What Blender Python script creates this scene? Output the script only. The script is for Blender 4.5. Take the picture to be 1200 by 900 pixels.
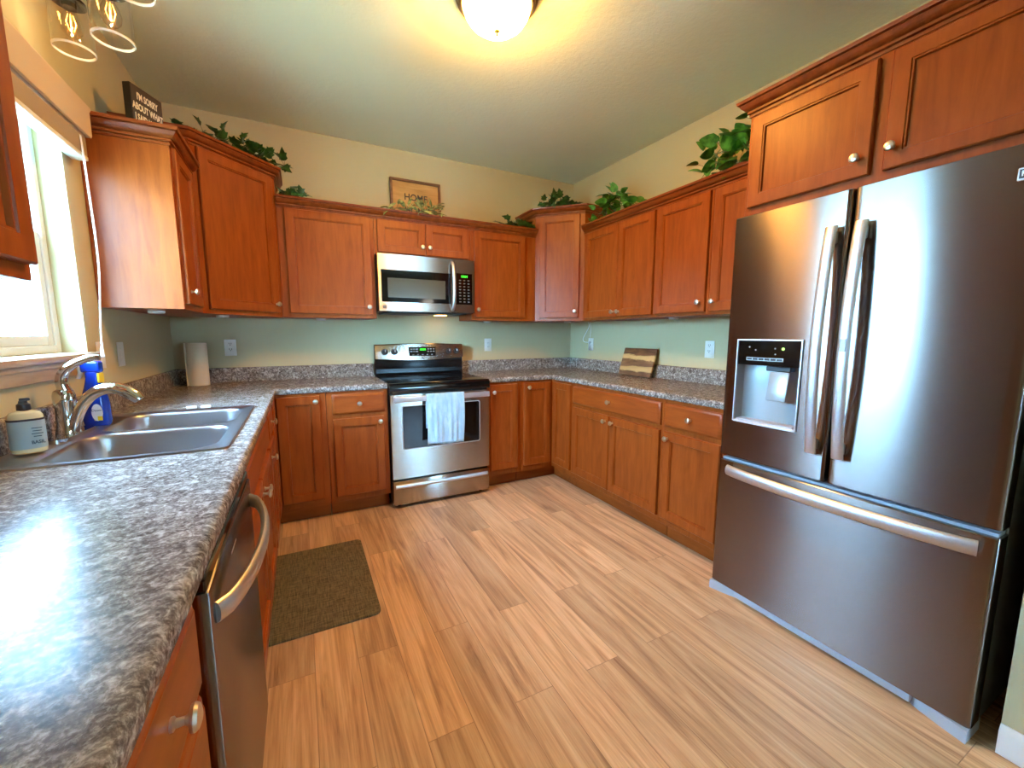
import bpy, bmesh, math, random
from mathutils import Vector, Matrix
random.seed(7)
PI = math.pi
S = bpy.context.scene
C = S.collection
for o in list(bpy.data.objects): bpy.data.objects.remove(o)

# ------------------------------------------------------------------ camera
W = 3.297                                  # room width, right wall at x = W
cam_d = bpy.data.cameras.new('camera'); cam = bpy.data.objects.new('camera', cam_d); C.objects.link(cam)
S.camera = cam
cam_d.sensor_fit = 'HORIZONTAL'; cam_d.sensor_width = 36.0
cam_d.lens = 480.2 / 1200 * 36.0
cam_d.shift_x = 2.82 / 1200; cam_d.shift_y = 3.81 / 1200
cam_d.clip_start = 0.02
yaw, pitch = 0.4697, -0.1283
fw = Vector((math.sin(yaw) * math.cos(pitch), math.cos(yaw) * math.cos(pitch), math.sin(pitch)))
rt = Vector((math.cos(yaw), -math.sin(yaw), 0)); up = rt.cross(fw)
m = Matrix((rt, up, -fw)).transposed().to_4x4(); m.translation = (0.7817, -3.5514, 1.255)
cam.matrix_world = m

# ------------------------------------------------------------------ light
S.view_settings.view_transform = 'Standard'; S.view_settings.look = 'None'
S.view_settings.gamma = 1.0; S.view_settings.use_curve_mapping = False
S.view_settings.exposure = 0.36
wd = bpy.data.worlds.new('daylight'); S.world = wd; wd.use_nodes = True
wn = wd.node_tree.nodes; wl = wd.node_tree.links; bg = wn['Background']
tc = wn.new('ShaderNodeTexCoord'); sx = wn.new('ShaderNodeSeparateXYZ'); cr = wn.new('ShaderNodeValToRGB')
wl.new(tc.outputs['Generated'], sx.inputs[0]); wl.new(sx.outputs['Z'], cr.inputs[0]); wl.new(cr.outputs[0], bg.inputs[0])
cr.color_ramp.elements[0].position = 0.0; cr.color_ramp.elements[0].color = (0.31, 0.67, 1.0, 1)
cr.color_ramp.elements[1].position = 0.7; cr.color_ramp.elements[1].color = (0.34, 0.62, 1.0, 1)
bg.inputs[1].default_value = 90.0

def lamp(name, loc, power, col, r=0.1):
    l = bpy.data.lights.new(name, 'POINT'); l.energy = power; l.color = col; l.shadow_soft_size = r
    o = bpy.data.objects.new(name, l); C.objects.link(o); o.location = loc; return o
lamp('rear_fill_light', (3.0, -4.9, 1.75), 10, (1.0, 0.93, 0.80), 0.18)  # added fill light to lift the ceiling; no lamp stands here

# ------------------------------------------------------------------ materials
def lin(c):
    return tuple((x / 255 / 12.92 if x / 255 <= 0.04045 else ((x / 255 + 0.055) / 1.055) ** 2.4) for x in c) + (1,)
class NT:
    def __init__(s, name):
        s.m = bpy.data.materials.new(name); s.m.use_nodes = True
        s.n = s.m.node_tree.nodes; s.l = s.m.node_tree.links; s.b = s.n['Principled BSDF']; s.out = s.n['Material Output']
    def new(s, t, **k):
        n = s.n.new(t)
        for a, v in k.items():
            if isinstance(v, (int, float, tuple)) and a[0].isupper(): n.inputs[a].default_value = v
            else: setattr(n, a, v)
        return n
    def link(s, a, b): s.l.new(a, b)
    def coord(s, scale=(1, 1, 1), kind='Object', rot=(0, 0, 0), loc=(0, 0, 0)):
        t = s.n.new('ShaderNodeTexCoord'); mp = s.n.new('ShaderNodeMapping')
        mp.inputs['Scale'].default_value = scale; mp.inputs['Rotation'].default_value = rot; mp.inputs['Location'].default_value = loc
        s.link(t.outputs[kind], mp.inputs[0]); return mp.outputs[0]
    def noise(s, vec, scale, detail=4, rough=0.5, dist=0.0):
        n = s.new('ShaderNodeTexNoise'); n.inputs['Scale'].default_value = scale; n.inputs['Detail'].default_value = detail
        n.inputs['Roughness'].default_value = rough; n.inputs['Distortion'].default_value = dist
        s.link(vec, n.inputs['Vector']); return n.outputs['Fac']
    def ramp(s, fac, stops):
        r = s.new('ShaderNodeValToRGB'); s.link(fac, r.inputs[0]); e = r.color_ramp.elements
        while len(e) < len(stops): e.new(0.5)
        for i, (p, c) in enumerate(stops): e[i].position = p; e[i].color = c
        return r.outputs[0]
    def mix(s, fac, a, b, mode='MIX'):
        n = s.new('ShaderNodeMix', data_type='RGBA', blend_type=mode)
        for sock, v in ((n.inputs[0], fac), (n.inputs[6], a), (n.inputs[7], b)):
            if hasattr(v, 'default_value'): s.link(v, sock)
            else: sock.default_value = v
        return n.outputs[2]
    def bump(s, h, strength=0.1, dist=0.01):
        b = s.new('ShaderNodeBump'); b.inputs['Strength'].default_value = strength; b.inputs['Distance'].default_value = dist
        s.link(h, b.inputs['Height']); s.link(b.outputs[0], s.b.inputs['Normal']); return b
    def set(s, **k):
        for a, v in k.items(): s.b.inputs[a.replace('_', ' ')].default_value = v
        return s
def plain(name, rgb, rough=0.5, metal=0.0, **k):
    t = NT(name); t.set(Base_Color=lin(rgb), Roughness=rough, Metallic=metal, **k)
    f = t.noise(t.coord(), 30, 2); r = t.new('ShaderNodeMapRange'); t.link(f, r.inputs[0])
    r.inputs[3].default_value = max(0.02, rough - 0.03); r.inputs[4].default_value = rough + 0.03
    t.link(r.outputs[0], t.b.inputs['Roughness']); return t.m

def wood_mat(name, dark, mid, light, rough=0.30, axis='z', coat=0.0):
    t = NT(name)
    sc = {'z': (9, 9, 1.2), 'x': (1.2, 9, 9), 'y': (9, 1.2, 9)}[axis]
    v = t.coord(sc)
    f = t.noise(v, 3.0, 6, 0.62, 0.35); c = t.ramp(f, [(0.30, lin(dark)), (0.52, lin(mid)), (0.75, lin(light))])
    v2 = t.coord((1, 1, 1)); g = t.noise(v2, 4.5, 3)
    c2 = t.mix(0.16, c, t.ramp(g, [(0.3, lin(dark)), (0.7, lin(light))]))
    t.link(c2, t.b.inputs['Base Color']); t.set(Roughness=rough, Specular_IOR_Level=0.2)
    t.bump(f, 0.04, 0.003); return t.m
M = {}
M['wood'] = wood_mat('stained_maple', (122, 54, 17), (144, 69, 23), (160, 82, 29), 0.34)
M['wood_x'] = wood_mat('stained_maple_horizontal', (122, 54, 17), (144, 69, 23), (160, 82, 29), 0.34, 'x')
M['wood_y'] = wood_mat('stained_maple_moulding', (100, 44, 17), (128, 60, 23), (148, 76, 30), 0.34, 'y')
M['sill'] = wood_mat('pale_maple_trim', (150, 122, 92), (172, 146, 114), (190, 166, 134), 0.4, 'y')
M['sign_wood'] = wood_mat('pine_sign', (160, 112, 58), (188, 140, 80), (206, 162, 100), 0.55, 'x')
M['sign_frame'] = wood_mat('weathered_frame', (84, 60, 42), (120, 88, 62), (146, 112, 84), 0.6, 'x')

def wall_mat(name, rgb, bs=0.12, rough=0.75, sc=140):
    t = NT(name); v = t.coord(); f = t.noise(v, sc, 4, 0.6)
    g = t.noise(v, 1.3, 2); a = lin(rgb); b = tuple(x * 0.94 for x in a[:3]) + (1,)
    t.link(t.ramp(g, [(0.3, b), (0.7, a)]), t.b.inputs['Base Color']); t.set(Roughness=rough, Specular_IOR_Level=0.3)
    t.bump(f, bs, 0.004); return t.m
M['wall'] = wall_mat('tan_wall_paint', (194, 182, 144))
M['ceiling'] = wall_mat('textured_ceiling_paint', (234, 246, 218), 0.55, 0.85, 38)
M['white_trim'] = plain('white_trim_paint', (222, 224, 220), 0.4)

def floor_mat():
    t = NT('oak_vinyl_planks')
    v = t.coord((1, 1, 1), rot=(0, 0, PI / 2))
    br = t.new('ShaderNodeTexBrick'); t.link(v, br.inputs['Vector'])
    br.inputs['Color1'].default_value = (0, 0, 0, 1); br.inputs['Color2'].default_value = (1, 1, 1, 1)
    br.inputs['Mortar'].default_value = (0.5, 0.5, 0.5, 1)
    br.inputs['Scale'].default_value = 1.0; br.inputs['Mortar Size'].default_value = 0.0012; br.inputs['Mortar Smooth'].default_value = 0.1
    br.inputs['Brick Width'].default_value = 1.22; br.inputs['Row Height'].default_value = 0.152; br.offset = 0.37; br.offset_frequency = 2
    v2 = t.coord((7.5, 0.55, 1))
    sc = t.new('ShaderNodeVectorMath', operation='SCALE'); t.link(br.outputs['Color'], sc.inputs[0]); sc.inputs['Scale'].default_value = 23.0
    ad = t.new('ShaderNodeVectorMath', operation='ADD'); t.link(v2, ad.inputs[0]); t.link(sc.outputs[0], ad.inputs[1])
    f1 = t.noise(ad.outputs[0], 2.0, 8, 0.60, 1.6)
    v3 = t.new('ShaderNodeVectorMath', operation='MULTIPLY'); t.link(ad.outputs[0], v3.inputs[0]); v3.inputs[1].default_value = (9, 2.2, 1)
    f2 = t.noise(v3.outputs[0], 2.0, 5, 0.7, 0.2)
    c = t.ramp(f1, [(0.32, lin((126, 86, 56))), (0.44, lin((184, 142, 102))), (0.55, lin((210, 170, 130))), (0.72, lin((230, 198, 162)))])
    c = t.mix(0.36, c, t.ramp(f2, [(0.30, lin((146, 104, 72))), (0.6, lin((222, 186, 148)))]))
    tint = t.ramp(br.outputs['Color'], [(0.0, (0.76, 0.74, 0.72, 1)), (0.5, (0.95, 0.93, 0.90, 1)), (1.0, (1.12, 1.06, 1.0, 1))])
    c = t.mix(1.0, c, tint, 'MULTIPLY')
    mo = t.new('ShaderNodeMapRange'); t.link(br.outputs['Fac'], mo.inputs[0]); mo.inputs[3].default_value = 0.0; mo.inputs[4].default_value = 0.55
    c = t.mix(mo.outputs[0], c, lin((92, 60, 38)))
    t.link(c, t.b.inputs['Base Color'])
    t.set(Roughness=0.36, Specular_IOR_Level=0.6); t.bump(f2, 0.06, 0.002); return t.m
M['floor'] = floor_mat()

def counter_mat():
    t = NT('speckled_granite_laminate'); v = t.coord()
    f1 = t.noise(v, 46, 6, 0.66, 0.9); f2 = t.noise(v, 130, 4, 0.7, 0.3); f3 = t.noise(v, 12, 4, 0.6, 0.5)
    c = t.ramp(f1, [(0.36, lin((38, 33, 30))), (0.45, lin((88, 80, 73))), (0.53, lin((132, 124, 116))), (0.64, lin((206, 202, 194)))])
    c = t.mix(0.34, c, t.ramp(f2, [(0.38, lin((30, 27, 26))), (0.5, lin((116, 108, 100))), (0.62, lin((222, 218, 210)))]))
    c = t.mix(0.18, c, t.ramp(f3, [(0.35, lin((88, 72, 58))), (0.65, lin((150, 148, 146)))]))
    t.link(c, t.b.inputs['Base Color']); t.set(Roughness=0.21, Specular_IOR_Level=0.08)
    t.bump(f2, 0.05, 0.001); return t.m
M['counter'] = counter_mat()

def steel_mat(name, rgb, rough=0.26, aniso=0.75, rot=0.0, axis='Z'):
    t = NT(name); v = t.coord((1.2, 1.2, 240)); f = t.noise(v, 3, 3, 0.6)
    a = lin(rgb); b = tuple(x * 0.965 for x in a[:3]) + (1,)
    t.link(t.ramp(f, [(0.35, b), (0.65, a)]), t.b.inputs['Base Color'])
    g = t.noise(t.coord((3, 3, 1.5)), 2.2, 3, 0.6); r = t.new('ShaderNodeMapRange'); t.link(g, r.inputs[0])
    r.inputs[3].default_value = rough; r.inputs[4].default_value = rough + 0.004; t.link(r.outputs[0], t.b.inputs['Roughness'])
    t.set(Metallic=1.0, Anisotropic=aniso, Anisotropic_Rotation=0.25)
    tg = t.new('ShaderNodeTangent'); tg.direction_type = 'RADIAL'; tg.axis = axis; t.link(tg.outputs[0], t.b.inputs['Tangent'])
    return t.m
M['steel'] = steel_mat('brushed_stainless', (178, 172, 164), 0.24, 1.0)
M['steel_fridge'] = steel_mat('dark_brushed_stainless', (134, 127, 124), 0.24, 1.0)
M['steel_sink'] = plain('satin_sink_steel', (182, 182, 184), 0.30, 1.0)
M['handle'] = plain('satin_handle_steel', (214, 216, 220), 0.42, 1.0)
M['nickel'] = plain('brushed_nickel', (224, 220, 214), 0.32, 1.0)
M['chrome'] = plain('polished_chrome', (215, 217, 220), 0.06, 1.0)
M['black_gloss'] = plain('black_ceramic_glass', (8, 8, 9), 0.07)
M['black_enamel'] = plain('black_enamel', (14, 14, 15), 0.22)
M['burner_line'] = plain('printed_burner_ring', (44, 44, 46), 0.2)
M['black_plastic'] = plain('black_plastic', (20, 20, 21), 0.4)
M['oven_glass'] = plain('smoked_oven_glass', (20, 18, 18), 0.06)
M['mesh_glass'] = plain('microwave_mesh_screen', (74, 66, 48), 0.16)
M['grey_body'] = plain('grey_appliance_enamel', (104, 108, 112), 0.4)
M['grey_plastic'] = plain('pale_grey_plastic', (172, 182, 192), 0.35)
M['silver_plastic'] = plain('silver_painted_plastic', (168, 176, 182), 0.3, 0.35)
M['dark_bronze'] = plain('dark_bronze_metal', (46, 40, 34), 0.3, 0.9)
M['pewter'] = plain('aged_pewter_metal', (120, 104, 82), 0.3, 0.9)
M['brass'] = plain('warm_brass', (190, 140, 60), 0.25, 1.0)
M['white_plastic'] = plain('white_plastic', (226, 224, 216), 0.35)
M['almond'] = plain('almond_plastic', (214, 206, 188), 0.4)
M['vinyl'] = plain('white_window_vinyl', (218, 222, 222), 0.35)
M['valance'] = plain('cream_valance', (206, 184, 150), 0.45)
M['slat'] = plain('tan_blind_slats', (186, 166, 134), 0.5)
M['cord'] = plain('white_cord', (226, 226, 222), 0.5)
M['soap'] = plain('cream_liquid_soap_bottle', (206, 200, 160), 0.25)
M['label_blue'] = plain('pale_blue_label', (150, 178, 186), 0.5)
M['dark_ink'] = plain('dark_ink', (38, 40, 50), 0.6)
M['navy_ink'] = plain('slate_label_ink', (60, 90, 108), 0.6)
M['blue_bottle'] = plain('cobalt_blue_plastic', (8, 50, 160), 0.18)
M['yellow'] = plain('yellow_print', (228, 196, 40), 0.4)
M['label_white'] = plain('white_print', (214, 220, 226), 0.4)
M['paper'] = plain('cream_paper', (222, 208, 178), 0.9)
M['sign_black'] = plain('black_sign_edge', (16, 14, 14), 0.5)
M['sign_face'] = plain('charcoal_brown_sign_face', (62, 50, 40), 0.7)
M['sign_text'] = plain('cream_lettering', (232, 222, 196), 0.7)
M['burn_text'] = plain('burnt_lettering', (48, 34, 24), 0.8)
M['stem'] = plain('vine_stem', (70, 76, 36), 0.6)
M['pot'] = plain('brown_wicker_pot', (112, 66, 38), 0.7)
M['puck'] = plain('white_puck_plastic', (226, 226, 222), 0.35)

def leaf_mat(name, a, b, sheen=0.4):
    t = NT(name); f = t.noise(t.coord(), 26, 3)
    t.link(t.ramp(f, [(0.35, lin(a)), (0.65, lin(b))]), t.b.inputs['Base Color']); t.set(Roughness=sheen); return t.m
M['ivy'] = leaf_mat('ivy_leaf', (28, 66, 26), (62, 108, 44))
M['pothos'] = leaf_mat('bright_leaf', (38, 96, 30), (96, 158, 58), 0.35)
M['varieg'] = leaf_mat('variegated_leaf', (58, 92, 40), (196, 188, 110), 0.5)
M['hedge'] = leaf_mat('hedge_foliage', (66, 92, 70), (120, 142, 112), 0.8)
M['grass'] = leaf_mat('lawn_grass', (178, 190, 160), (206, 212, 184), 0.9)  # paler than grass, so the ground bounces daylight up to the ceiling

def emis(name, rgb, strength):
    t = NT(name); t.set(Base_Color=lin(rgb), Emission_Color=lin(rgb), Emission_Strength=strength); return t.m
M['bowl'] = emis('glowing_frosted_bowl', (255, 180, 80), 150.0)
M['filament'] = emis('glowing_filament', (255, 170, 70), 7.0)
M['clock'] = emis('green_clock_digits', (70, 255, 60), 1.2)
M['led'] = emis('small_green_led', (170, 255, 90), 1.0)

def glass_mat(name, tint, gloss=0.04, ior=1.45):
    t = NT(name); t.n.remove(t.b)
    tr = t.new('ShaderNodeBsdfTransparent'); tr.inputs[0].default_value = tint
    gl = t.new('ShaderNodeBsdfGlossy'); gl.inputs['Roughness'].default_value = gloss
    lw = t.new('ShaderNodeLayerWeight'); lw.inputs[0].default_value = 0.5
    pw = t.new('ShaderNodeMath', operation='POWER'); t.link(lw.outputs['Facing'], pw.inputs[0]); pw.inputs[1].default_value = 3.2 if ior > 1.46 else 4.0
    fr = t.new('ShaderNodeMapRange'); t.link(pw.outputs[0], fr.inputs[0]); fr.inputs[3].default_value = 0.04 * ior / 1.45; fr.inputs[4].default_value = 0.9
    mx = t.new('ShaderNodeMixShader')
    t.link(fr.outputs[0], mx.inputs[0]); t.link(tr.outputs[0], mx.inputs[1]); t.link(gl.outputs[0], mx.inputs[2]); t.link(mx.outputs[0], t.out.inputs[0])
    return t.m
M['pane'] = glass_mat('window_pane_glass', (0.985, 0.995, 0.99, 1))
M['shade_glass'] = glass_mat('clear_shade_glass', (0.985, 0.975, 0.95, 1), 0.03, 1.5)

def rim_mat():
    t = NT('painted_bright_glass_edge'); t.set(Base_Color=(0.9, 0.88, 0.8, 1), Roughness=0.15, Alpha=0.75); return t.m  # whitish colour paints the bright edge highlight of the clear shades
M['rim_glass'] = rim_mat()

def towel_mat():
    t = NT('pale_blue_towel'); v = t.coord(); f = t.noise(v, 220, 3, 0.7); g = t.noise(t.coord((34, 1, 9)), 1.0, 3, 0.6, 0.8)
    t.link(t.ramp(g, [(0.38, lin((152, 190, 214))), (0.5, lin((164, 200, 220))), (0.62, lin((178, 208, 226)))]), t.b.inputs['Base Color'])
    t.set(Roughness=0.95, Sheen_Weight=0.3); t.bump(f, 0.5, 0.003); return t.m
M['towel'] = towel_mat()
def mat_mat():
    t = NT('olive_woven_mat')
    a = t.noise(t.coord((160, 14, 1)), 1.0, 3, 0.7); b = t.noise(t.coord((14, 160, 1)), 1.0, 3, 0.7)
    ca = t.ramp(a, [(0.38, lin((50, 44, 30))), (0.62, lin((122, 108, 76)))]); cb = t.ramp(b, [(0.38, lin((50, 44, 30))), (0.62, lin((122, 108, 76)))])
    t.link(t.mix(0.5, ca, cb), t.b.inputs['Base Color']); t.set(Roughness=0.85); t.bump(a, 0.3, 0.002); return t.m
M['mat'] = mat_mat()
def board_mat():
    t = NT('striped_acacia'); g = t.noise(t.coord((2.2, 1, 9)), 2.4, 5, 0.65, 0.6)
    sp = t.new('ShaderNodeTexCoord'); sx = t.new('ShaderNodeSeparateXYZ'); t.link(sp.outputs['Object'], sx.inputs[0])
    ad = t.new('ShaderNodeMath', operation='MULTIPLY_ADD'); t.link(g, ad.inputs[0]); ad.inputs[1].default_value = 0.06; t.link(sx.outputs['Z'], ad.inputs[2])
    mr = t.new('ShaderNodeMapRange'); t.link(ad.outputs[0], mr.inputs[0]); mr.inputs[1].default_value = 0.03; mr.inputs[2].default_value = 0.262
    D1, D2, Y1 = lin((84, 54, 32)), lin((112, 76, 46)), lin((222, 186, 124))
    c = t.ramp(mr.outputs[0], [(0.0, D2), (0.14, D1), (0.18, Y1), (0.32, lin((206, 168, 106))), (0.36, D1), (0.56, D2), (0.60, Y1), (0.72, Y1), (0.76, D1)])
    c = t.mix(0.35, c, t.ramp(g, [(0.35, lin((70, 44, 26))), (0.65, lin((170, 126, 78)))]))
    t.link(c, t.b.inputs['Base Color']); t.set(Roughness=0.5); return t.m
M['board'] = board_mat()

# ------------------------------------------------------------------ mesh helpers
def bx(bm, x0, x1, y0, y1, z0, z1, bev=0.0, seg=1, mi=0):
    mt = Matrix.Translation(((x0 + x1) / 2, (y0 + y1) / 2, (z0 + z1) / 2)) @ Matrix.Diagonal((abs(x1 - x0), abs(y1 - y0), abs(z1 - z0), 1))
    r = bmesh.ops.create_cube(bm, size=1.0, matrix=mt)
    fs = {f for v in r['verts'] for f in v.link_faces}
    for f in fs: f.material_index = mi
    if bev > 0:
        es = list({e for v in r['verts'] for e in v.link_edges})
        bmesh.ops.bevel(bm, geom=es, offset=bev, segments=seg, affect='EDGES', profile=0.5)
    return bm
def box(x0, x1, y0, y1, z0, z1, bev=0.0, seg=1):
    return bx(bmesh.new(), x0, x1, y0, y1, z0, z1, bev, seg)
def lathe(bm, prof, M4=Matrix(), seg=24):
    rings = []
    for r, z in prof:
        if r < 1e-6: rings.append([bm.verts.new(M4 @ Vector((0, 0, z)))])
        else: rings.append([bm.verts.new(M4 @ Vector((r * math.cos(2 * PI * k / seg), r * math.sin(2 * PI * k / seg), z))) for k in range(seg)])
    for a, b in zip(rings, rings[1:]):
        for k in range(seg):
            k2 = (k + 1) % seg
            if len(a) == 1 and len(b) == 1: continue
            if len(a) == 1: bm.faces.new((a[0], b[k], b[k2]))
            elif len(b) == 1: bm.faces.new((a[k2], a[k], b[0]))
            else: bm.faces.new((a[k], a[k2], b[k2], b[k]))
    return bm
def tube(bm, pts, rad, seg=12, flat=1.0, upv=None, caps=True):
    pts = [Vector(p) for p in pts]; n = len(pts)
    if not isinstance(rad, (list, tuple)): rad = [rad] * n
    rings = []; prev = None
    for i, p in enumerate(pts):
        t = (pts[min(i + 1, n - 1)] - pts[max(i - 1, 0)]).normalized()
        if upv is not None: a = Vector(upv)
        elif prev is None: a = Vector((0, 0, 1)) if abs(t.z) < 0.9 else Vector((1, 0, 0))
        else: a = prev
        s = t.cross(a).normalized(); u = s.cross(t).normalized(); prev = u
        rings.append([bm.verts.new(p + s * (rad[i] * math.cos(2 * PI * k / seg)) + u * (rad[i] * flat * math.sin(2 * PI * k / seg))) for k in range(seg)])
    for a, b in zip(rings, rings[1:]):
        for k in range(seg): bm.faces.new((a[k], a[(k + 1) % seg], b[(k + 1) % seg], b[k]))
    if caps: bm.faces.new(rings[0][::-1]); bm.faces.new(rings[-1])
    return bm
def smooth_path(pts, n=6):
    P = [Vector(p) for p in pts]; out = []
    for i in range(len(P) - 1):
        p0 = P[max(i - 1, 0)]; p1 = P[i]; p2 = P[i + 1]; p3 = P[min(i + 2, len(P) - 1)]
        for k in range(n):
            t = k / n
            out.append(0.5 * ((2 * p1) + (p2 - p0) * t + (2 * p0 - 5 * p1 + 4 * p2 - p3) * t * t + (3 * p1 - p0 - 3 * p2 + p3) * t ** 3))
    out.append(P[-1]); return out
def sweep(bm, path, prof):
    """profile (outward, z) swept along a plan path; outward is on the right of the travel direction"""
    P = [Vector((p[0], p[1])) for p in path]; n = len(P); rings = []
    for i, p in enumerate(P):
        ds = []
        if i > 0: ds.append((P[i] - P[i - 1]).normalized())
        if i < n - 1: ds.append((P[i + 1] - P[i]).normalized())
        ns = [Vector((d.y, -d.x)) for d in ds]
        if len(ns) == 1: nn = ns[0]
        else:
            s = ns[0] + ns[1]; nn = s / (s.length_squared / 2)
        rings.append([bm.verts.new((p.x + nn.x * o, p.y + nn.y * o, z)) for o, z in prof])
    k = len(prof)
    for a, b in zip(rings, rings[1:]):
        for j in range(k): bm.faces.new((a[j], b[j], b[(j + 1) % k], a[(j + 1) % k]))
    bm.faces.new(rings[0]); bm.faces.new(rings[-1][::-1]); return bm
def prism(bm, poly, z0, z1):
    a = [bm.verts.new((x, y, z0)) for x, y in poly]; b = [bm.verts.new((x, y, z1)) for x, y in poly]; n = len(poly)
    for k in range(n): bm.faces.new((a[k], a[(k + 1) % n], b[(k + 1) % n], b[k]))
    bm.faces.new(a[::-1]); bm.faces.new(b); return bm
def obj(name, bm, mat, parent=None, smooth=True, ang=35, mats=None, xf=None):
    if xf is not None: bmesh.ops.transform(bm, matrix=xf, verts=bm.verts)
    bmesh.ops.recalc_face_normals(bm, faces=bm.faces)
    me = bpy.data.meshes.new(name); bm.to_mesh(me); bm.free()
    for mm in (mats or [mat]): me.materials.append(mm)
    if smooth:
        me.polygons.foreach_set('use_smooth', [True] * len(me.polygons)); me.set_sharp_from_angle(angle=math.radians(ang))
    o = bpy.data.objects.new(name, me); C.objects.link(o)
    if parent: o.parent = parent
    return o
def tag(o, label, cat, group=None):
    o['label'] = label; o['category'] = cat
    if group: o['group'] = group
    return o
def thing(name, label, cat, loc=(0, 0, 0), rz=0, group=None):
    o = bpy.data.objects.new(name, None); C.objects.link(o); o.empty_display_size = 0.1
    o.location = loc; o.rotation_euler = (0, 0, rz); return tag(o, label, cat, group)
def struct(name, bm, mat, parent=None, **k):
    o = obj(name, bm, mat, parent, **k)
    if not parent: o['kind'] = 'structure'
    return o
def text(name, body, size, mat, parent, M4, ext=0.0006, align='CENTER', bold=0.0, sx=1.0):
    cu = bpy.data.curves.new(name, 'FONT'); cu.body = body; cu.size = size; cu.extrude = ext; cu.offset = bold
    cu.align_x = align; cu.align_y = 'CENTER'; cu.resolution_u = 3
    t = bpy.data.objects.new(name, cu); C.objects.link(t)
    bpy.context.view_layer.update()
    me = bpy.data.meshes.new_from_object(t.evaluated_get(bpy.context.evaluated_depsgraph_get()))
    bpy.data.objects.remove(t); bpy.data.curves.remove(cu)
    me.transform(M4 @ Matrix.Diagonal((sx, 1, 1, 1))); me.materials.clear(); me.materials.append(mat)
    o = bpy.data.objects.new(name, me); C.objects.link(o); o.parent = parent; return o
UPR = Matrix.Rotation(PI / 2, 4, 'X')       # text standing up, facing -y
def T(x, y, z): return Matrix.Translation((x, y, z))
def RZ(a): return Matrix.Rotation(a, 4, 'Z')

# ------------------------------------------------------------------ room shell
CH = 0.915                                  # counter top height
def wz(y): return 2.735 + 0.018 * y         # the ceiling falls very slightly towards the camera
bm = bmesh.new(); bx(bm, -0.15, 5.5, -7.0, 0.12, -0.06, 0.0); struct('floor', bm, M['floor'], smooth=False)
bm = bmesh.new(); vs = [bm.verts.new(p) for p in ((-0.15, -7.1, wz(-7.1)), (5.6, -7.1, wz(-7.1)), (5.6, 0.12, wz(0.12)), (-0.15, 0.12, wz(0.12)))]
us = [bm.verts.new(v.co + Vector((0, 0, 0.1))) for v in vs]
bm.faces.new(vs); bm.faces.new(us[::-1])
for k in range(4): bm.faces.new((vs[k], vs[(k + 1) % 4], us[(k + 1) % 4], us[k]))
struct('ceiling', bm, M['ceiling'], smooth=False)
HT = 2.745
struct('wall_back', box(-0.15, W + 0.12, 0.0, 0.12, 0, HT), M['wall'], smooth=False)
WY0, WY1, WZ0, WZ1 = -2.145, -1.262, 1.183, 2.10       # sink window opening
bm = bmesh.new()
bx(bm, -0.15, 0, WY1, 0.0, 0, HT); bx(bm, -0.15, 0, -7.0, WY0, 0, HT); bx(bm, -0.15, 0, WY0, WY1, 0, WZ0); bx(bm, -0.15, 0, WY0, WY1, WZ1, HT)
bmesh.ops.remove_doubles(bm, verts=bm.verts, dist=1e-5)
struct('wall_left', bm, M['wall'], smooth=False)
struct('wall_right', box(W, W + 0.12, -3.36, 0.0, 0, HT), M['wall'], smooth=False)
struct('wall_fridge_side', box(2.60, W, -3.36, -3.245, 0, HT), M['wall'], smooth=False)
struct('wall_dining_side', box(W + 0.12, 5.5, -3.36, -3.245, 0, HT), M['wall'], smooth=False)
struct('wall_dining_far', box(5.4, 5.5, -7.0, -3.36, 0, HT), M['wall'], smooth=False)
bm = bmesh.new(); RX0, RX1, RZ0, RZ1 = 2.7, 3.4, 1.1, 1.8
bx(bm, -0.15, RX0, -7.1, -6.9, 0, HT); bx(bm, RX1, 5.5, -7.1, -6.9, 0, HT); bx(bm, RX0, RX1, -7.1, -6.9, RZ1, HT); bx(bm, RX0, RX1, -7.1, -6.9, 0, RZ0)
struct('wall_rear', bm, M['wall'], smooth=False)
BBP = [(0, 0), (0.014, 0), (0.014, 0.075), (0.010, 0.088), (0.004, 0.094), (0, 0.094)]
bm = sweep(bmesh.new(), [(2.60, -3.245), (2.60, -3.36), (W, -3.36)][::1], BBP)
b_ = struct('baseboard_right', bm, M['white_trim'])

# --- sink window
win = bpy.data.objects.new('window_1', None); C.objects.link(win); win.location = (0, (WY0 + WY1) / 2, WZ0); win['kind'] = 'structure'
def wpart(name, bm, mat, parent=win): return obj(name, bm, mat, parent, xf=T(0, -(WY0 + WY1) / 2, -WZ0))
bm = bmesh.new(); X0, X1 = -0.145, -0.075
bx(bm, X0, X1, WY1 - 0.035, WY1, WZ0, WZ1, 0.003); bx(bm, X0, X1, WY0, WY0 + 0.035, WZ0, WZ1, 0.003)
bx(bm, X0, X1, WY0 + 0.035, WY1 - 0.035, WZ0, WZ0 + 0.03, 0.003); bx(bm, X0, X1, WY0 + 0.035, WY1 - 0.035, WZ1 - 0.035, WZ1, 0.003)
wpart('window_frame', bm, M['vinyl'])
def sash(x0, x1, z0, z1):
    y0, y1 = WY0 + 0.035, WY1 - 0.035; w = 0.038; bm = bmesh.new()
    bx(bm, x0, x1, y0, y0 + w, z0, z1, 0.003); bx(bm, x0, x1, y1 - w, y1, z0, z1, 0.003)
    bx(bm, x0, x1, y0 + w, y1 - w, z0, z0 + w, 0.003); bx(bm, x0, x1, y0 + w, y1 - w, z1 - w, z1, 0.003)
    s = wpart('sash', bm, M['vinyl']); xm = (x0 + x1) / 2
    wpart('pane', box(xm - 0.002, xm + 0.002, y0 + w, y1 - w, z0 + w, z1 - w), M['pane'], s); return s
sash(-0.135, -0.112, 1.60, WZ1 - 0.035); sash(-0.105, -0.082, WZ0 + 0.03, 1.64)
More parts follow.
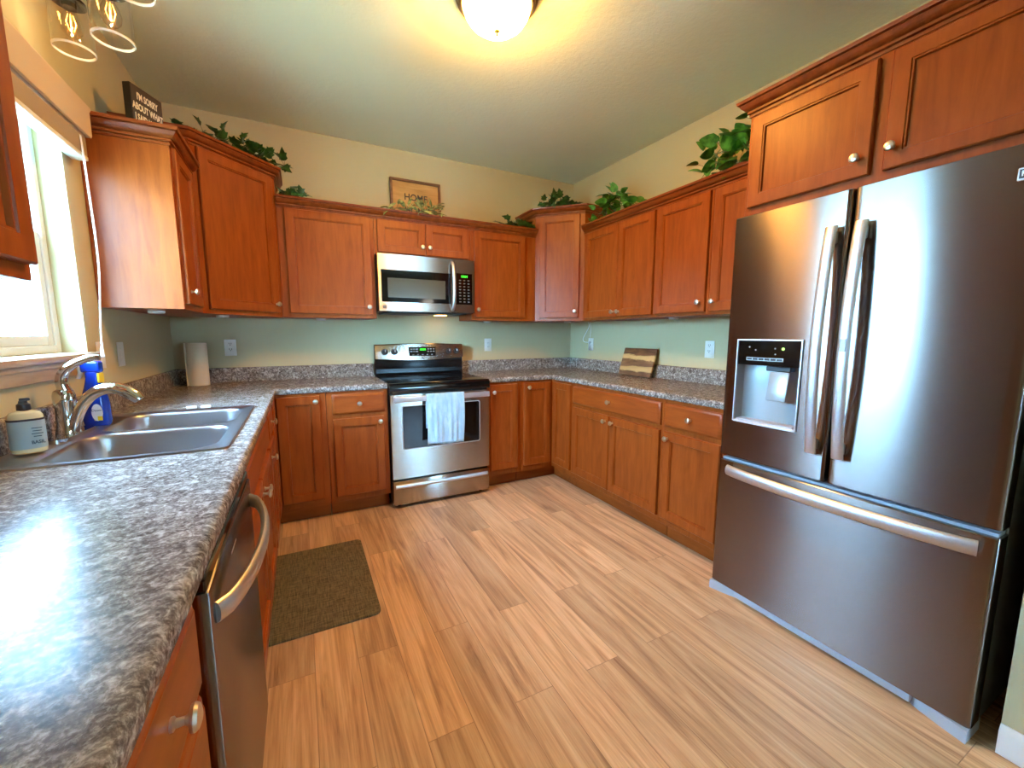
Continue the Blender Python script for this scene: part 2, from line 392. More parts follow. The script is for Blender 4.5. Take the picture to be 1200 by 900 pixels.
bm = bmesh.new(); bx(bm, -0.075, 0.042, WY0 - 0.035, WY1 + 0.035, WZ0 - 0.024, WZ0 - 0.001, 0.006, 2)
wpart('window_sill', bm, M['sill'])
bm = bmesh.new(); bx(bm, 0.001, 0.020, WY0 - 0.025, WY1 + 0.025, WZ0 - 0.085, WZ0 - 0.024, 0.004); bx(bm, 0.001, 0.028, WY0 - 0.03, WY1 + 0.03, WZ0 - 0.044, WZ0 - 0.024, 0.005, 2)
wpart('window_apron', bm, M['sill'])

# --- rear window behind the camera
e = bpy.data.objects.new('window_2', None); C.objects.link(e); e['kind'] = 'structure'; bm = bmesh.new()
for a, b in ((RX0, RX0 + 0.05), (RX1 - 0.05, RX1)): bx(bm, a, b, -7.05, -6.98, RZ0, RZ1)
for a, b in ((RZ0, RZ0 + 0.05), (1.43, 1.47), (RZ1 - 0.05, RZ1)): bx(bm, RX0 + 0.05, RX1 - 0.05, -7.05, -6.98, a, b)
obj('frame', bm, M['white_trim'], e)

# ------------------------------------------------------------------ cabinet builders
def door_bm(w, h, t=0.02, fr=0.057):
    """framed door: recessed flat panel with a stepped inner moulding; front faces -y, back on y = 0"""
    bm = bmesh.new()
    def ring(i, y, ): return [bm.verts.new(p) for p in ((i, y, i), (w - i, y, i), (w - i, y, h - i), (i, y, h - i))]
    R = [ring(0, 0), ring(0, -t + 0.004), ring(0.004, -t), ring(fr - 0.006, -t), ring(fr - 0.004, -t + 0.004), ring(fr + 0.001, -t + 0.004), ring(fr + 0.003, -t + 0.013), ring(fr + 0.006, -t + 0.013)]
    for a, b in zip(R, R[1:]):
        for k in range(4): bm.faces.new((a[k], a[(k + 1) % 4], b[(k + 1) % 4], b[k]))
    bm.faces.new(R[0][::-1]); bm.faces.new(R[-1]); return bm
def slab_bm(w, h, t=0.02):
    bm = bmesh.new()
    def ring(i, y): return [bm.verts.new(p) for p in ((i, y, i), (w - i, y, i), (w - i, y, h - i), (i, y, h - i))]
    R = [ring(0, 0), ring(0, -t + 0.009), ring(0.004, -t + 0.005), ring(0.010, -t + 0.003), ring(0.014, -t)]
    for a, b in zip(R, R[1:]):
        for k in range(4): bm.faces.new((a[k], a[(k + 1) % 4], b[(k + 1) % 4], b[k]))
    bm.faces.new(R[0][::-1]); bm.faces.new(R[-1]); return bm
KPROF = [(0, 0), (0.0085, 0), (0.0085, 0.003), (0.0055, 0.005), (0.005, 0.014), (0.008, 0.018), (0.0155, 0.020), (0.0165, 0.024), (0.014, 0.028), (0.007, 0.0305), (0, 0.031)]
def knob(parent, x, z, F, t=0.02):
    return obj('knob', lathe(bmesh.new(), KPROF, Matrix.Rotation(PI / 2, 4, 'X'), 18), M['nickel'], parent, xf=F @ T(x, -t, z))
def front(root, F, kind, u0, u1, z0, z1, kn=None):
    nm = {'door': 'door', 'drawer': 'drawer', 'panel': 'false_front'}[kind]
    bm = door_bm(u1 - u0, z1 - z0) if kind == 'door' else slab_bm(u1 - u0, z1 - z0)
    d = obj(nm, bm, M['wood'] if kind == 'door' else M['wood_x'], root, xf=F @ T(u0, 0, z0))
    if kn: knob(d, kn[0], kn[1], F)
    return d
def cabinet(label, loc, rz, w, depth, z0, z1, fronts, upper, group, name=None, crown=None, toe=True, toe_in=0.075, hollow=False):
    """root on the wall at the cabinet's left, local x along the face, front towards -y"""
    r = thing(name or ('wall_cabinet' if upper else 'base_cabinet'), label, 'cabinet', (loc[0], loc[1], z0 if upper else 0), rz, group)
    zb = 0 if upper else z0
    b = box(0.0005, w - 0.0005, -depth, -0.0015, 0, z1 - z0, 0.0012) if upper else box(0.0005, w - 0.0005, -depth, -0.0015, z0, z1, 0.0012)
    obj('body', b, M['wood'], r)
    if hollow:
        me = [c for c in C.objects if c.parent == r][0]; bpy.data.objects.remove(me)
        b = bmesh.new(); d = depth
        for q in ((0.0005, 0.018, -d, -0.0015, z0, z1), (w - 0.018, w - 0.0005, -d, -0.0015, z0, z1), (0.018, w - 0.018, -d, -0.0015, z0, z0 + 0.018), (0.018, w - 0.018, -d, -d + 0.016, z0 + 0.018, z1)): bx(b, *q)
        obj('body', b, M['wood'], r)
    if not upper and toe: obj('toe_kick', box(0.002, w - 0.002, -depth + toe_in, -0.02, 0, z0), M['wood_x'], r)
    F = T(0, -depth, 0)
    off = z0 if upper else 0
    for f in fronts:
        k = f[5] if len(f) > 5 else None
        front(r, F, f[0], f[1], f[2], f[3] - off, f[4] - off, (k[0], k[1] - off) if k else None)
    return r
CRP = [(-0.012, 0.0), (0.005, 0.0), (0.006, 0.009), (0.002, 0.011), (0.002, 0.014), (0.012, 0.016), (0.013, 0.023), (0.009, 0.025), (0.009, 0.028), (0.020, 0.031), (0.030, 0.040), (0.037, 0.051), (0.033, 0.053), (0.033, 0.056), (0.044, 0.058), (0.047, 0.070), (-0.012, 0.070)]
def crown_bm(path, z): return sweep(bmesh.new(), path, [(o, z + h) for o, h in CRP])
UB, UT = 1.373, 2.135
CRZ = 2.096
GU, GB = 'wall cabinets around the kitchen', 'base cabinets around the kitchen'

# --- base cabinets, back wall (door fronts at y = -0.63)
BZ0, BZ1 = 0.11, CH - 0.0385
DR = (0.720, 0.857); DD = (0.152, 0.688); DF = (0.155, 0.857)
def corner_base(label, sgn, a, b, face, fronts_):
    """corner unit: two wings; sgn = -1 left corner, +1 right corner"""
    x0 = 0.0015 if sgn < 0 else W - 0.0015
    r = thing('corner_base_cabinet', label, 'cabinet', (x0, 0, 0), 0, GB); return r
# left corner unit: L-shaped body, one full height door beside the narrow range-side cabinet
r = thing('corner_base_cabinet', 'L-shaped corner base cabinet with one tall door, under the paper towel roll', 'cabinet', (0, 0, 0), 0, GB)
obj('body', prism(bmesh.new(), [(0.0015, -0.0015), (0.0015, -0.905), (0.598, -0.905), (0.598, -0.61), (0.908, -0.61), (0.908, -0.0015)], BZ0, BZ1), M['wood'], r, smooth=False)
obj('toe_kick', prism(bmesh.new(), [(0.02, -0.02), (0.02, -0.90), (0.50, -0.90), (0.50, -0.535), (0.906, -0.535), (0.906, -0.02)], 0, BZ0), M['wood_x'], r, smooth=False)
front(r, T(0, -0.61, 0), 'door', 0.622, 0.872, DF[0], DF[1], (0.846, 0.822))
FL = T(0.598, -0.905, 0) @ RZ(PI / 2)
front(r, FL, 'door', 0.03, 0.255, DF[0], DF[1])
cabinet('narrow base cabinet with one drawer and one door, just left of the range', (0.91, 0, 0), 0, 0.397, 0.61, BZ0, BZ1,
        [('drawer', 0.036, 0.374, DR[0], DR[1], (0.205, 0.790)), ('door', 0.036, 0.366, DD[0], DD[1], (0.338, 0.655))], False, GB)
cabinet('slim base cabinet with a single full-height door, just right of the range', (2.0715, 0, 0), 0, 0.303, 0.61, BZ0, BZ1,
        [('door', 0.024, 0.270, DF[0], DF[1], (0.050, 0.800))], False, GB)
r = thing('corner_base_cabinet', 'right corner base cabinet with two narrow doors meeting in the inner corner', 'cabinet', (2.375, 0, 0), 0, GB)
cx_ = 2.375
obj('body', prism(bmesh.new(), [(0.0005, -0.0015), (0.0005, -0.61), (2.687 - cx_, -0.61), (2.687 - cx_, -0.918), (W - 0.0015 - cx_, -0.918), (W - 0.0015 - cx_, -0.0015)], BZ0, BZ1), M['wood'], r, smooth=False)
obj('toe_kick', prism(bmesh.new(), [(0.002, -0.02), (0.002, -0.535), (2.762 - cx_, -0.535), (2.762 - cx_, -0.916), (W - 0.02 - cx_, -0.916), (W - 0.02 - cx_, -0.02)], 0, BZ0), M['wood_x'], r, smooth=False)
front(r, T(0, -0.61, 0), 'door', 2.404 - cx_, 2.660 - cx_, DF[0], DF[1], (2.440 - cx_, 0.822))
FR = T(2.687 - cx_, -0.61, 0) @ RZ(-PI / 2)
front(r, FR, 'door', 0.028, 0.288, DF[0], DF[1])
# right wing (root on the right wall, local x runs towards the camera)
cabinet('wide two-door base cabinet with one long drawer, under the striped cutting board', (W, -0.918, 0), -PI / 2, 0.912, 0.61, BZ0, BZ1,
        [('drawer', 0.014, 0.896, DR[0] - 0.004, DR[1] - 0.004, (0.445, 0.788)), ('door', 0.014, 0.440, DD[0], DD[1], (0.405, 0.648)),
         ('door', 0.449, 0.896, DD[0], DD[1], (0.483, 0.648))], False, GB)
cabinet('single-drawer single-door base cabinet standing against the refrigerator', (W, -1.830, 0), -PI / 2, 0.42, 0.61, BZ0, BZ1,
        [('drawer', 0.016, 0.386, DR[0] - 0.004, DR[1] - 0.004, (0.200, 0.785)), ('door', 0.016, 0.386, DD[0], DD[1], (0.048, 0.648))], False, GB)
# left wing (root on the left wall, local x runs away from the camera)
LD = 0.598
cabinet('narrow drawer-and-door base cabinet left of the kitchen mat, between corner and sink', (0, -1.245, 0), PI / 2, 0.34, LD, BZ0, BZ1,
        [('drawer', 0.02, 0.32, DR[0], DR[1], (0.17, 0.795)), ('door', 0.02, 0.32, DD[0], DD[1], (0.045, 0.635))], False, GB)
cabinet('wide sink base cabinet with a pair of doors beneath the steel sink', (0, -2.183, 0), PI / 2, 0.938, LD, BZ0, BZ1,
        [('panel', 0.02, 0.918, DR[0], DR[1]), ('door', 0.02, 0.464, DD[0], DD[1], (0.436, 0.635)), ('door', 0.474, 0.918, DD[0], DD[1], (0.502, 0.635))], False, GB, hollow=True)
cabinet('drawer base cabinet nearest the camera, beside the dishwasher', (0, -3.20, 0), PI / 2, 0.39, LD, BZ0, BZ1,
        [('drawer', 0.014, 0.376, DR[0] - 0.005, DR[1] + 0.004, (0.215, 0.795)), ('drawer', 0.014, 0.376, 0.44, 0.700, (0.215, 0.57)), ('drawer', 0.014, 0.376, 0.152, 0.425, (0.215, 0.29))], False, GB)
cabinet('end base cabinet of the left run, behind the camera', (0, -3.93, 0), PI / 2, 0.728, LD, BZ0, BZ1,
        [('drawer', 0.02, 0.708, DR[0], DR[1], (0.36, 0.795)), ('door', 0.02, 0.36, DD[0], DD[1], (0.33, 0.635)), ('door', 0.368, 0.708, DD[0], DD[1], (0.398, 0.635))], False, GB)

# --- wall cabinets
DZ = (1.400, 2.095)
cabinet('red-brown end wall cabinet beside the window, its side panel catching the daylight', (0, -1.108, 0), PI / 2, 0.4185, 0.305, UB, UT,
        [('door', 0.022, 0.345, DZ[0], DZ[1], (0.062, 1.460))], True, GU)
obj('crown_moulding', crown_bm([(0.0015, -1.108), (0.305, -1.108), (0.305, -0.689)], CRZ), M['wood_y'], [o for o in C.objects if o.name.startswith('wall_cabinet')][-1], xf=(T(0, -1.108, UB) @ RZ(PI / 2)).inverted())
WL = 0.6875; UT2 = 2.31
def diag(label, poly, a, ang, w, door, knb, loc, crown_path):
    r = thing('corner_wall_cabinet', label, 'cabinet', (loc[0], loc[1], UB), 0, GU)
    X = T(-loc[0], -loc[1], -UB)
    obj('body', prism(bmesh.new(), poly, UB, UT2), M['wood'], r, smooth=False, xf=X)
    F = X @ T(a[0], a[1], 0) @ RZ(ang)
    front(r, F, 'door', door[0], door[1], 1.400, 2.268, knb)
    obj('crown_moulding', crown_bm(crown_path, 2.268), M['wood_y'], r, xf=X)
    return r
diag('taller diagonal corner wall cabinet above the paper towel roll', [(0.0015, -0.0015), (0.0015, -WL + 0.001), (0.305, -WL + 0.001), (WL - 0.001, -0.305), (WL - 0.001, -0.0015)],
     (0.305, -WL), PI / 4, 0.541, (0.036, 0.505), (0.478, 1.455), (0, 0), [(0.0015, -WL + 0.001), (0.305, -WL + 0.001), (WL - 0.001, -0.305), (WL - 0.001, -0.0015)])
diag('taller diagonal corner wall cabinet right of the microwave, glare on its door', [(W - 0.0015, -0.0015), (2.688, -0.0015), (2.688, -0.305), (2.992, -0.609), (W - 0.0015, -0.609)],
     (2.688, -0.305), -PI / 4, 0.430, (0.040, 0.392), (0.362, 1.455), (2.688, 0), [(2.688, -0.0015), (2.688, -0.305), (2.992, -0.609), (W - 0.0015, -0.609)])
cabinet('single wide-door wall cabinet just left of the microwave', (WL, 0, 0), 0, 1.3075 - WL, 0.305, UB, UT,
        [('door', 0.045, 0.594, DZ[0], DZ[1], (0.566, 1.456))], True, GU)
cabinet('short two-door wall cabinet directly above the microwave', (1.3085, 0, 0), 0, 0.7625, 0.305, 1.846, UT,
        [('door', 0.022, 0.381, 1.862, 2.095, (0.355, 1.920)), ('door', 0.386, 0.738, 1.862, 2.095, (0.412, 1.920))], True, GU)
cabinet('single-door wall cabinet between the microwave and the right corner cabinet', (2.0715, 0, 0), 0, 0.6155, 0.305, UB, UT,
        [('door', 0.026, 0.502, DZ[0], DZ[1], (0.050, 1.462))], True, GU)
cabinet('two-door wall cabinet on the right wall, next to the diagonal corner cabinet', (W, -0.6095, 0), -PI / 2, 0.807, 0.305, UB, UT,
        [('door', 0.030, 0.436, 1.392, 2.092, (0.408, 1.430)), ('door', 0.441, 0.800, 1.392, 2.092, (0.470, 1.430))], True, GU)
cabinet('single-door wall cabinet in the middle of the right wall run', (W, -1.417, 0), -PI / 2, 0.430, 0.305, UB, UT,
        [('door', 0.014, 0.416, 1.392, 2.092, (0.380, 1.452))], True, GU)
cabinet('wall cabinet partly hidden behind the top of the refrigerator', (W, -1.8475, 0), -PI / 2, 0.400, 0.305, UB, UT,
        [('door', 0.018, 0.382, 1.392, 2.092, (0.046, 1.450))], True, GU)
fc = cabinet('deep two-door wall cabinet over the refrigerator', (W, -2.249, 0), -PI / 2, 0.985, 0.61, 1.800, 2.275,
        [('door', 0.020, 0.480, 1.836, 2.228, (0.442, 1.902)), ('door', 0.520, 0.965, 1.836, 2.228, (0.545, 1.905))], True, GU)
obj('crown_moulding', crown_bm([(W - 0.0015, -2.249), (2.687, -2.249), (2.687, -3.234)], 2.240), M['wood_y'], fc, xf=(T(W, -2.249, 1.800) @ RZ(-PI / 2)).inverted())
nc = cabinet('dark wall cabinet cut off at the left edge, near side of window', (0, -3.30, 0), PI / 2, 0.945, 0.305, 1.362, UT,
        [('door', 0.020, 0.462, 1.392, 2.095, (0.435, 1.455)), ('door', 0.470, 0.928, 1.392, 2.095, (0.498, 1.455))], True, GU)
obj('crown_moulding', crown_bm([(0.0015, -3.30), (0.305, -3.30), (0.305, -2.355), (0.0015, -2.355)], CRZ), M['wood_y'], nc, xf=(T(0, -3.30, 1.362) @ RZ(PI / 2)).inverted())
tag(obj('crown_moulding', crown_bm([(WL + 0.001, -0.305), (2.687, -0.305)], CRZ), M['wood_y']), 'long stained crown moulding over the back wall cabinets', 'moulding')
tag(obj('crown_moulding', crown_bm([(2.992, -0.611), (2.992, -2.247)], CRZ), M['wood_y']), 'stained crown moulding over the right wall cabinets', 'moulding')

# --- countertops
NOSE = [(-0.03, CH - 0.038), (-0.004, CH - 0.038), (0, CH - 0.033), (0, CH - 0.012), (-0.003, CH - 0.005), (-0.009, CH - 0.001), (-0.016, CH), (-0.03, CH)]
E_ = 0.6256
ct = thing('countertop', 'long L-shaped speckled laminate counter with the sink, left of the range', 'countertop', (0, 0, CH - 0.038))
bm = bmesh.new(); X = T(0, 0, -(CH - 0.038)); z0, z1 = CH - 0.038, CH; e = E_ - 0.03
sx0, sx1, sy0, sy1 = 0.055, 0.545, -2.085, -1.295
bx(bm, 0.0015, e, -3.95, sy0, z0, z1); bx(bm, 0.0015, e, sy1, -0.0015, z0, z1)
bx(bm, 0.0015, sx0, sy0, sy1, z0, z1); bx(bm, sx1, e, sy0, sy1, z0, z1)
bx(bm, e, 1.3075, -e, -0.0015, z0, z1)
sweep(bm, [(E_, -3.95), (E_, -E_), (1.3075, -E_)], NOSE)
obj('worktop', bm, M['counter'], ct, xf=X, ang=50)
SPL = [(0.0015, CH), (0.022, CH), (0.022, CH + 0.092), (0.018, CH + 0.100), (0.010, CH + 0.102), (0.0015, CH + 0.102)]
obj('backsplash', sweep(bmesh.new(), [(0, -3.95), (0, 0), (1.3075, 0)], SPL), M['counter'], ct, xf=X, ang=50)
ct = thing('countertop', 'L-shaped speckled laminate counter between the range and the refrigerator', 'countertop', (W, 0, CH - 0.038))
bm = bmesh.new(); X = T(-W, 0, -(CH - 0.038)); xe = W - E_
bx(bm, 2.0725, W - 0.0015, -e, -0.0015, z0, z1); bx(bm, xe + 0.03, W - 0.0015, -2.25, -e, z0, z1)
sweep(bm, [(2.0725, -E_), (xe, -E_), (xe, -2.25)], NOSE)
obj('worktop', bm, M['counter'], ct, xf=X, ang=50)
obj('backsplash', sweep(bmesh.new(), [(2.0725, 0), (W, 0), (W, -2.25)], SPL), M['counter'], ct, xf=X, ang=50)

# ------------------------------------------------------------------ sink, faucet
def rrect(x0, x1, y0, y1, r, n=6):
    out = []
    for cx, cy, a0 in ((x1 - r, y1 - r, 0), (x0 + r, y1 - r, PI / 2), (x0 + r, y0 + r, PI), (x1 - r, y0 + r, 1.5 * PI)):
        for k in range(n + 1):
            a = a0 + PI / 2 * k / n; out.append((cx + r * math.cos(a), cy + r * math.sin(a)))
    return out
sk = thing('kitchen_sink', 'double-bowl stainless steel drop-in sink in the left counter', 'sink', (0.3, -1.69, CH))
bm = bmesh.new(); X = T(-0.3, 1.69, -CH)
def loop(pts, z): 
    vs = [bm.verts.new((x, y, z)) for x, y in pts]
    return vs
def bridge(a, b):
    for k in range(len(a)): bm.faces.new((a[k], a[(k + 1) % len(a)], b[(k + 1) % len(a)], b[k]))
SX0, SX1, SY0, SY1 = 0.026, 0.572, -2.108, -1.272
o0 = loop(rrect(SX0, SX1, SY0, SY1, 0.022), CH + 0.0006); o1 = loop(rrect(SX0 + 0.002, SX1 - 0.002, SY0 + 0.002, SY1 - 0.002, 0.022), CH + 0.006)
o2 = loop(rrect(SX0 + 0.010, SX1 - 0.010, SY0 + 0.010, SY1 - 0.010, 0.018), CH + 0.006); o3 = loop(rrect(SX0 + 0.014, SX1 - 0.014, SY0 + 0.014, SY1 - 0.014, 0.016), CH + 0.002)
bridge(o0, o1); bridge(o1, o2); bridge(o2, o3)
bowls = []
for by0, by1 in ((-2.068, -1.712), (-1.668, -1.312)):
    x0, x1 = 0.128, 0.532
    L0 = loop(rrect(x0, x1, by0, by1, 0.075, 8), CH + 0.002); prev = L0
    for ins, zz, rr in ((0.003, CH - 0.002, 0.073), (0.006, CH - 0.012, 0.072), (0.012, CH - 0.12, 0.068), (0.022, CH - 0.155, 0.06), (0.045, CH - 0.172, 0.05), (0.08, CH - 0.176, 0.035)):
        L = loop(rrect(x0 + ins, x1 - ins, by0 + ins, by1 - ins, rr, 8), zz); bridge(prev, L); prev = L
    bm.faces.new(prev); bowls.append(L0)
ed = []
for L in [o3] + bowls:
    for k in range(len(L)): ed.append(bm.edges.get((L[k], L[(k + 1) % len(L)])))
bmesh.ops.triangle_fill(bm, edges=ed, use_beauty=True)
obj('basin', bm, M['steel_sink'], sk, xf=X, ang=60)
for cy in (-1.89, -1.49):
    obj('drain', lathe(bmesh.new(), [(0, CH - 0.1745), (0.030, CH - 0.1745), (0.036, CH - 0.171), (0.042, CH - 0.171), (0.044, CH - 0.1755)], T(0.33, cy, 0), 20), M['chrome'], sk, xf=X)

fa = thing('kitchen_faucet', 'chrome single-lever faucet with an arched spout behind the sink', 'faucet', (0.075, -1.69, CH + 0.002))
X = T(-0.075, 1.69, -CH - 0.002); Y = -1.69
bm = bmesh.new(); pl = rrect(0.046, 0.108, Y - 0.125, Y + 0.125, 0.030, 6)
prism(bm, pl, CH + 0.0025, CH + 0.014); obj('base_plate', bm, M['chrome'], fa, xf=X)
bm = lathe(bmesh.new(), [(0, CH + 0.013), (0.031, CH + 0.013), (0.031, CH + 0.02), (0.026, CH + 0.035), (0.0245, CH + 0.095), (0.027, CH + 0.118), (0.028, CH + 0.140), (0.024, CH + 0.155), (0.012, CH + 0.163), (0, CH + 0.165)], T(0.074, Y, 0), 28)
obj('faucet_body', bm, M['chrome'], fa, xf=X)
sp = smooth_path([(0.090, Y - 0.01, CH + 0.016), (0.100, Y - 0.012, CH + 0.055), (0.124, Y - 0.016, CH + 0.110), (0.160, Y - 0.02, CH + 0.148), (0.205, Y - 0.026, CH + 0.160), (0.245, Y - 0.03, CH + 0.146)], 6)
n = len(sp)
bm = tube(bmesh.new(), sp, [0.0145 + 0.006 * (i / (n - 1)) for i in range(n)], 20)
s_ = obj('spout', bm, M['chrome'], fa, xf=X)
tube_b = tube(bmesh.new(), [(0.240, Y - 0.0295, CH + 0.150), (0.262, Y - 0.032, CH + 0.132), (0.274, Y - 0.033, CH + 0.116)], [0.0208, 0.0212, 0.017], 20)
obj('spray_head', tube_b, M['chrome'], s_, xf=X)
lv = smooth_path([(0.080, Y, CH + 0.150), (0.074, Y - 0.002, CH + 0.185), (0.082, Y - 0.003, CH + 0.215), (0.110, Y - 0.004, CH + 0.243), (0.150, Y - 0.004, CH + 0.262), (0.176, Y - 0.004, CH + 0.264)], 6)
n = len(lv)
obj('lever', tube(bmesh.new(), lv, [0.017 - 0.007 * (i / (n - 1)) for i in range(n)], 16), M['chrome'], fa, xf=X)

# ------------------------------------------------------------------ things by the sink
so = thing('soap_bottle', 'cream hand soap bottle with pale blue label and dark cap, left of the faucet', 'soap bottle', (0.079, -1.925, CH + 0.0082), 0.45)
so.scale = (0.84, 0.84, 0.98)
def oval(bm, prof, fx, fy, seg=28, n=2.6):
    rings = []
    for r, z in prof:
        ring = []
        for k in range(seg):
            a = 2 * PI * k / seg; c, s = math.cos(a), math.sin(a)
            ring.append(bm.verts.new((math.copysign(abs(c) ** (2 / n), c) * r * fx, math.copysign(abs(s) ** (2 / n), s) * r * fy, z)))
        rings.append(ring)
    for a, b in zip(rings, rings[1:]):
        for k in range(seg): bm.faces.new((a[k], a[(k + 1) % seg], b[(k + 1) % seg], b[k]))
    bm.faces.new(rings[0][::-1]); bm.faces.new(rings[-1]); return bm
obj('bottle', oval(bmesh.new(), [(0.034, 0), (0.039, 0.004), (0.040, 0.012), (0.040, 0.095), (0.039, 0.108), (0.033, 0.117), (0.020, 0.122), (0.014, 0.124)], 1.05, 0.86), M['soap'], so)
lb = obj('label', oval(bmesh.new(), [(0.0402, 0.014), (0.0408, 0.016), (0.0408, 0.094), (0.0402, 0.096)], 1.05, 0.86), M['label_blue'], so)
obj('label_band', oval(bmesh.new(), [(0.0405, 0.094), (0.0411, 0.095), (0.0411, 0.099), (0.0405, 0.1)], 1.05, 0.86), M['dark_ink'], lb)
cam_a = -0.45
TX = RZ(0.55) 
text('label_text', 'BASIL', 0.013, M['navy_ink'], lb, T(0.020, -0.0352, 0.032) @ RZ(0.10) @ UPR, bold=0.0003)
for k, (ww, zz) in enumerate(((0.024, 0.072), (0.020, 0.064), (0.026, 0.056), (0.018, 0.048))):
    obj('label_line', box(0.020 - ww / 2, 0.020 + ww / 2, -0.0358, -0.0345, zz, zz + 0.0022), M['navy_ink'], lb, smooth=False)
pm = obj('pump_cap', lathe(bmesh.new(), [(0, 0.122), (0.016, 0.122), (0.017, 0.126), (0.016, 0.140), (0.011, 0.144), (0.010, 0.150), (0.006, 0.152), (0.005, 0.158), (0, 0.158)], Matrix(), 20), M['black_plastic'], so)
obj('nozzle', bx(bmesh.new(), -0.008, 0.016, -0.006, 0.006, 0.150, 0.158, 0.002), M['black_plastic'], pm)

sb = thing('spray_bottle', 'cobalt blue dish spray bottle with white trigger behind the faucet', 'spray bottle', (0.088, -1.505, CH + 0.0022), -0.25)
obj('bottle', oval(bmesh.new(), [(0.034, 0), (0.038, 0.005), (0.040, 0.02), (0.039, 0.08), (0.034, 0.12), (0.025, 0.155), (0.0205, 0.175), (0.021, 0.195), (0.019, 0.20)], 1.0, 0.72), M['blue_bottle'], sb)
hd = bmesh.new(); bx(hd, -0.030, 0.030, -0.015, 0.015, 0.198, 0.240, 0.008, 3); hd2 = obj('spray_head', hd, M['blue_bottle'], sb)
tg = bmesh.new(); tube(tg, smooth_path([(-0.020, -0.004, 0.236), (-0.034, -0.006, 0.222), (-0.032, -0.008, 0.196), (-0.040, -0.01, 0.178)], 5), 0.0085, 12, 0.8); bx(tg, -0.036, 0.022, -0.0165, 0.0165, 0.2385, 0.2465, 0.004, 2)
obj('trigger', tg, M['white_plastic'], hd2)
bl = bmesh.new(); lathe(bl, [(0, 0), (0.021, 0), (0.021, 0.0012), (0, 0.0012)], T(0.018, -0.0285, 0.052) @ RZ(0.35) @ Matrix.Rotation(PI / 2, 4, 'X') @ Matrix.Diagonal((0.72, 1.5, 1, 1)), 28)
lab = obj('label', bl, M['label_white'], sb)
text('label_text', 'Dawn', 0.012, M['navy_ink'], lab, T(0.0185, -0.0302, 0.060) @ RZ(0.35) @ UPR)
ylb = bmesh.new(); bx(ylb, 0.006, 0.031, -0.0305, -0.0285, 0.022, 0.038, 0.0008); obj('label_stripe', ylb, M['yellow'], lab, xf=T(0, 0, 0) @ RZ(0.05))
ny = bmesh.new(); bx(ny, 0.020, 0.028, -0.013, 0.013, 0.160, 0.196, 0.002); obj('neck_label', ny, M['yellow'], sb)

pt = thing('paper_towel_roll', 'cream paper towel roll standing upright in the left counter corner', 'paper towel roll', (0.162, -0.165, CH + 0.001))
obj('roll', lathe(bmesh.new(), [(0, 0), (0.056, 0), (0.057, 0.003), (0.057, 0.281), (0.056, 0.283), (0.02, 0.283), (0.02, 0.27), (0, 0.27)], Matrix(), 40), M['paper'], pt)
bm = bmesh.new(); pts = [(-0.050, 0.030), (-0.0585, 0.0), (-0.060, -0.025), (-0.058, -0.052)]
prism(bm, pts + [(x + 0.0015, y) for x, y in pts[::-1]], 0.001, 0.282); obj('loose_sheet', bm, M['paper'], pt)

for lab_, x, a in (('left one of two small white plastic caps lying behind the sink', 0.318, 0.25), ('right one of two small white plastic caps lying behind the sink', 0.372, -0.05)):
    o = obj('plastic_cap', box(-0.020, 0.020, -0.010, 0.010, 0, 0.013, 0.004, 2), M['white_plastic']); o.location = (x, -1.235, CH + 0.0005); o.rotation_euler = (0, 0, a)
    tag(o, lab_, 'cap', 'small white caps behind the sink')

# cutting board leaning on the backsplash
cb = obj('cutting_board', box(-0.178, 0.178, -0.009, 0.009, 0, 0.232, 0.004, 2), M['board'])
cb.location = (W - 0.098, -1.035, CH + 0.004); cb.rotation_euler = (math.radians(-17), 0, -PI / 2)
tag(cb, 'striped dark and pale wood cutting board leaning on the right backsplash', 'cutting board')

# kitchen mat
bm = bmesh.new(); prism(bm, rrect(0.532, 1.040, -1.765, -1.015, 0.03, 6), 0.0008, 0.010)
tag(obj('kitchen_mat', bm, M['mat']), 'olive woven anti-fatigue mat on the floor by the sink', 'mat')

# ------------------------------------------------------------------ outlets and switches
def outlet(label, loc, rz, kind, group='white wall plates'):
    r = thing('wall_outlet' if kind != 'switch' else 'light_switch', label, 'outlet' if kind != 'switch' else 'light switch', loc, rz, group)
    obj('cover_plate', box(-0.036, 0.036, -0.006, -0.0005, -0.058, 0.058, 0.0025, 2), M['white_plastic'], r)
    if kind == 'duplex':
        for zz in (-0.027, 0.013):
            s = obj('receptacle', box(-0.017, 0.017, -0.008, -0.0055, zz, zz + 0.028, 0.0012), M['white_plastic'], r)
            bm = bmesh.new(); bx(bm, -0.008, -0.005, -0.0085, -0.0078, zz + 0.012, zz + 0.022); bx(bm, 0.005, 0.008, -0.0085, -0.0078, zz + 0.012, zz + 0.022); bx(bm, -0.0025, 0.0025, -0.0085, -0.0078, zz + 0.004, zz + 0.009)
            obj('slots', bm, M['black_plastic'], s, smooth=False)
    else:
        obj('rocker' if kind == 'switch' else 'receptacle', box(-0.017, 0.017, -0.009, -0.0055, -0.034, 0.034, 0.002), M['white_plastic'], r)
        if kind == 'gfci':
            bm = bmesh.new()
            for zz in (-0.022, 0.014): bx(bm, -0.008, -0.0055, -0.0096, -0.0088, zz, zz + 0.009); bx(bm, 0.0055, 0.008, -0.0096, -0.0088, zz, zz + 0.009)
            obj('slots', bm, M['black_plastic'], r, smooth=False)
    return r
outlet('duplex outlet on the back wall right of the paper towel roll', (0.331, 0, 1.160), 0, 'duplex')
outlet('outlet plate on the back wall just right of the range', (2.354, 0, 1.158), 0, 'gfci')
o3 = outlet('outlet near the right corner with a thin white cord plugged in', (W, -0.345, 1.160), -PI / 2, 'gfci')
outlet('duplex outlet on the right wall beside the refrigerator', (W, -1.648, 1.152), -PI / 2, 'duplex')
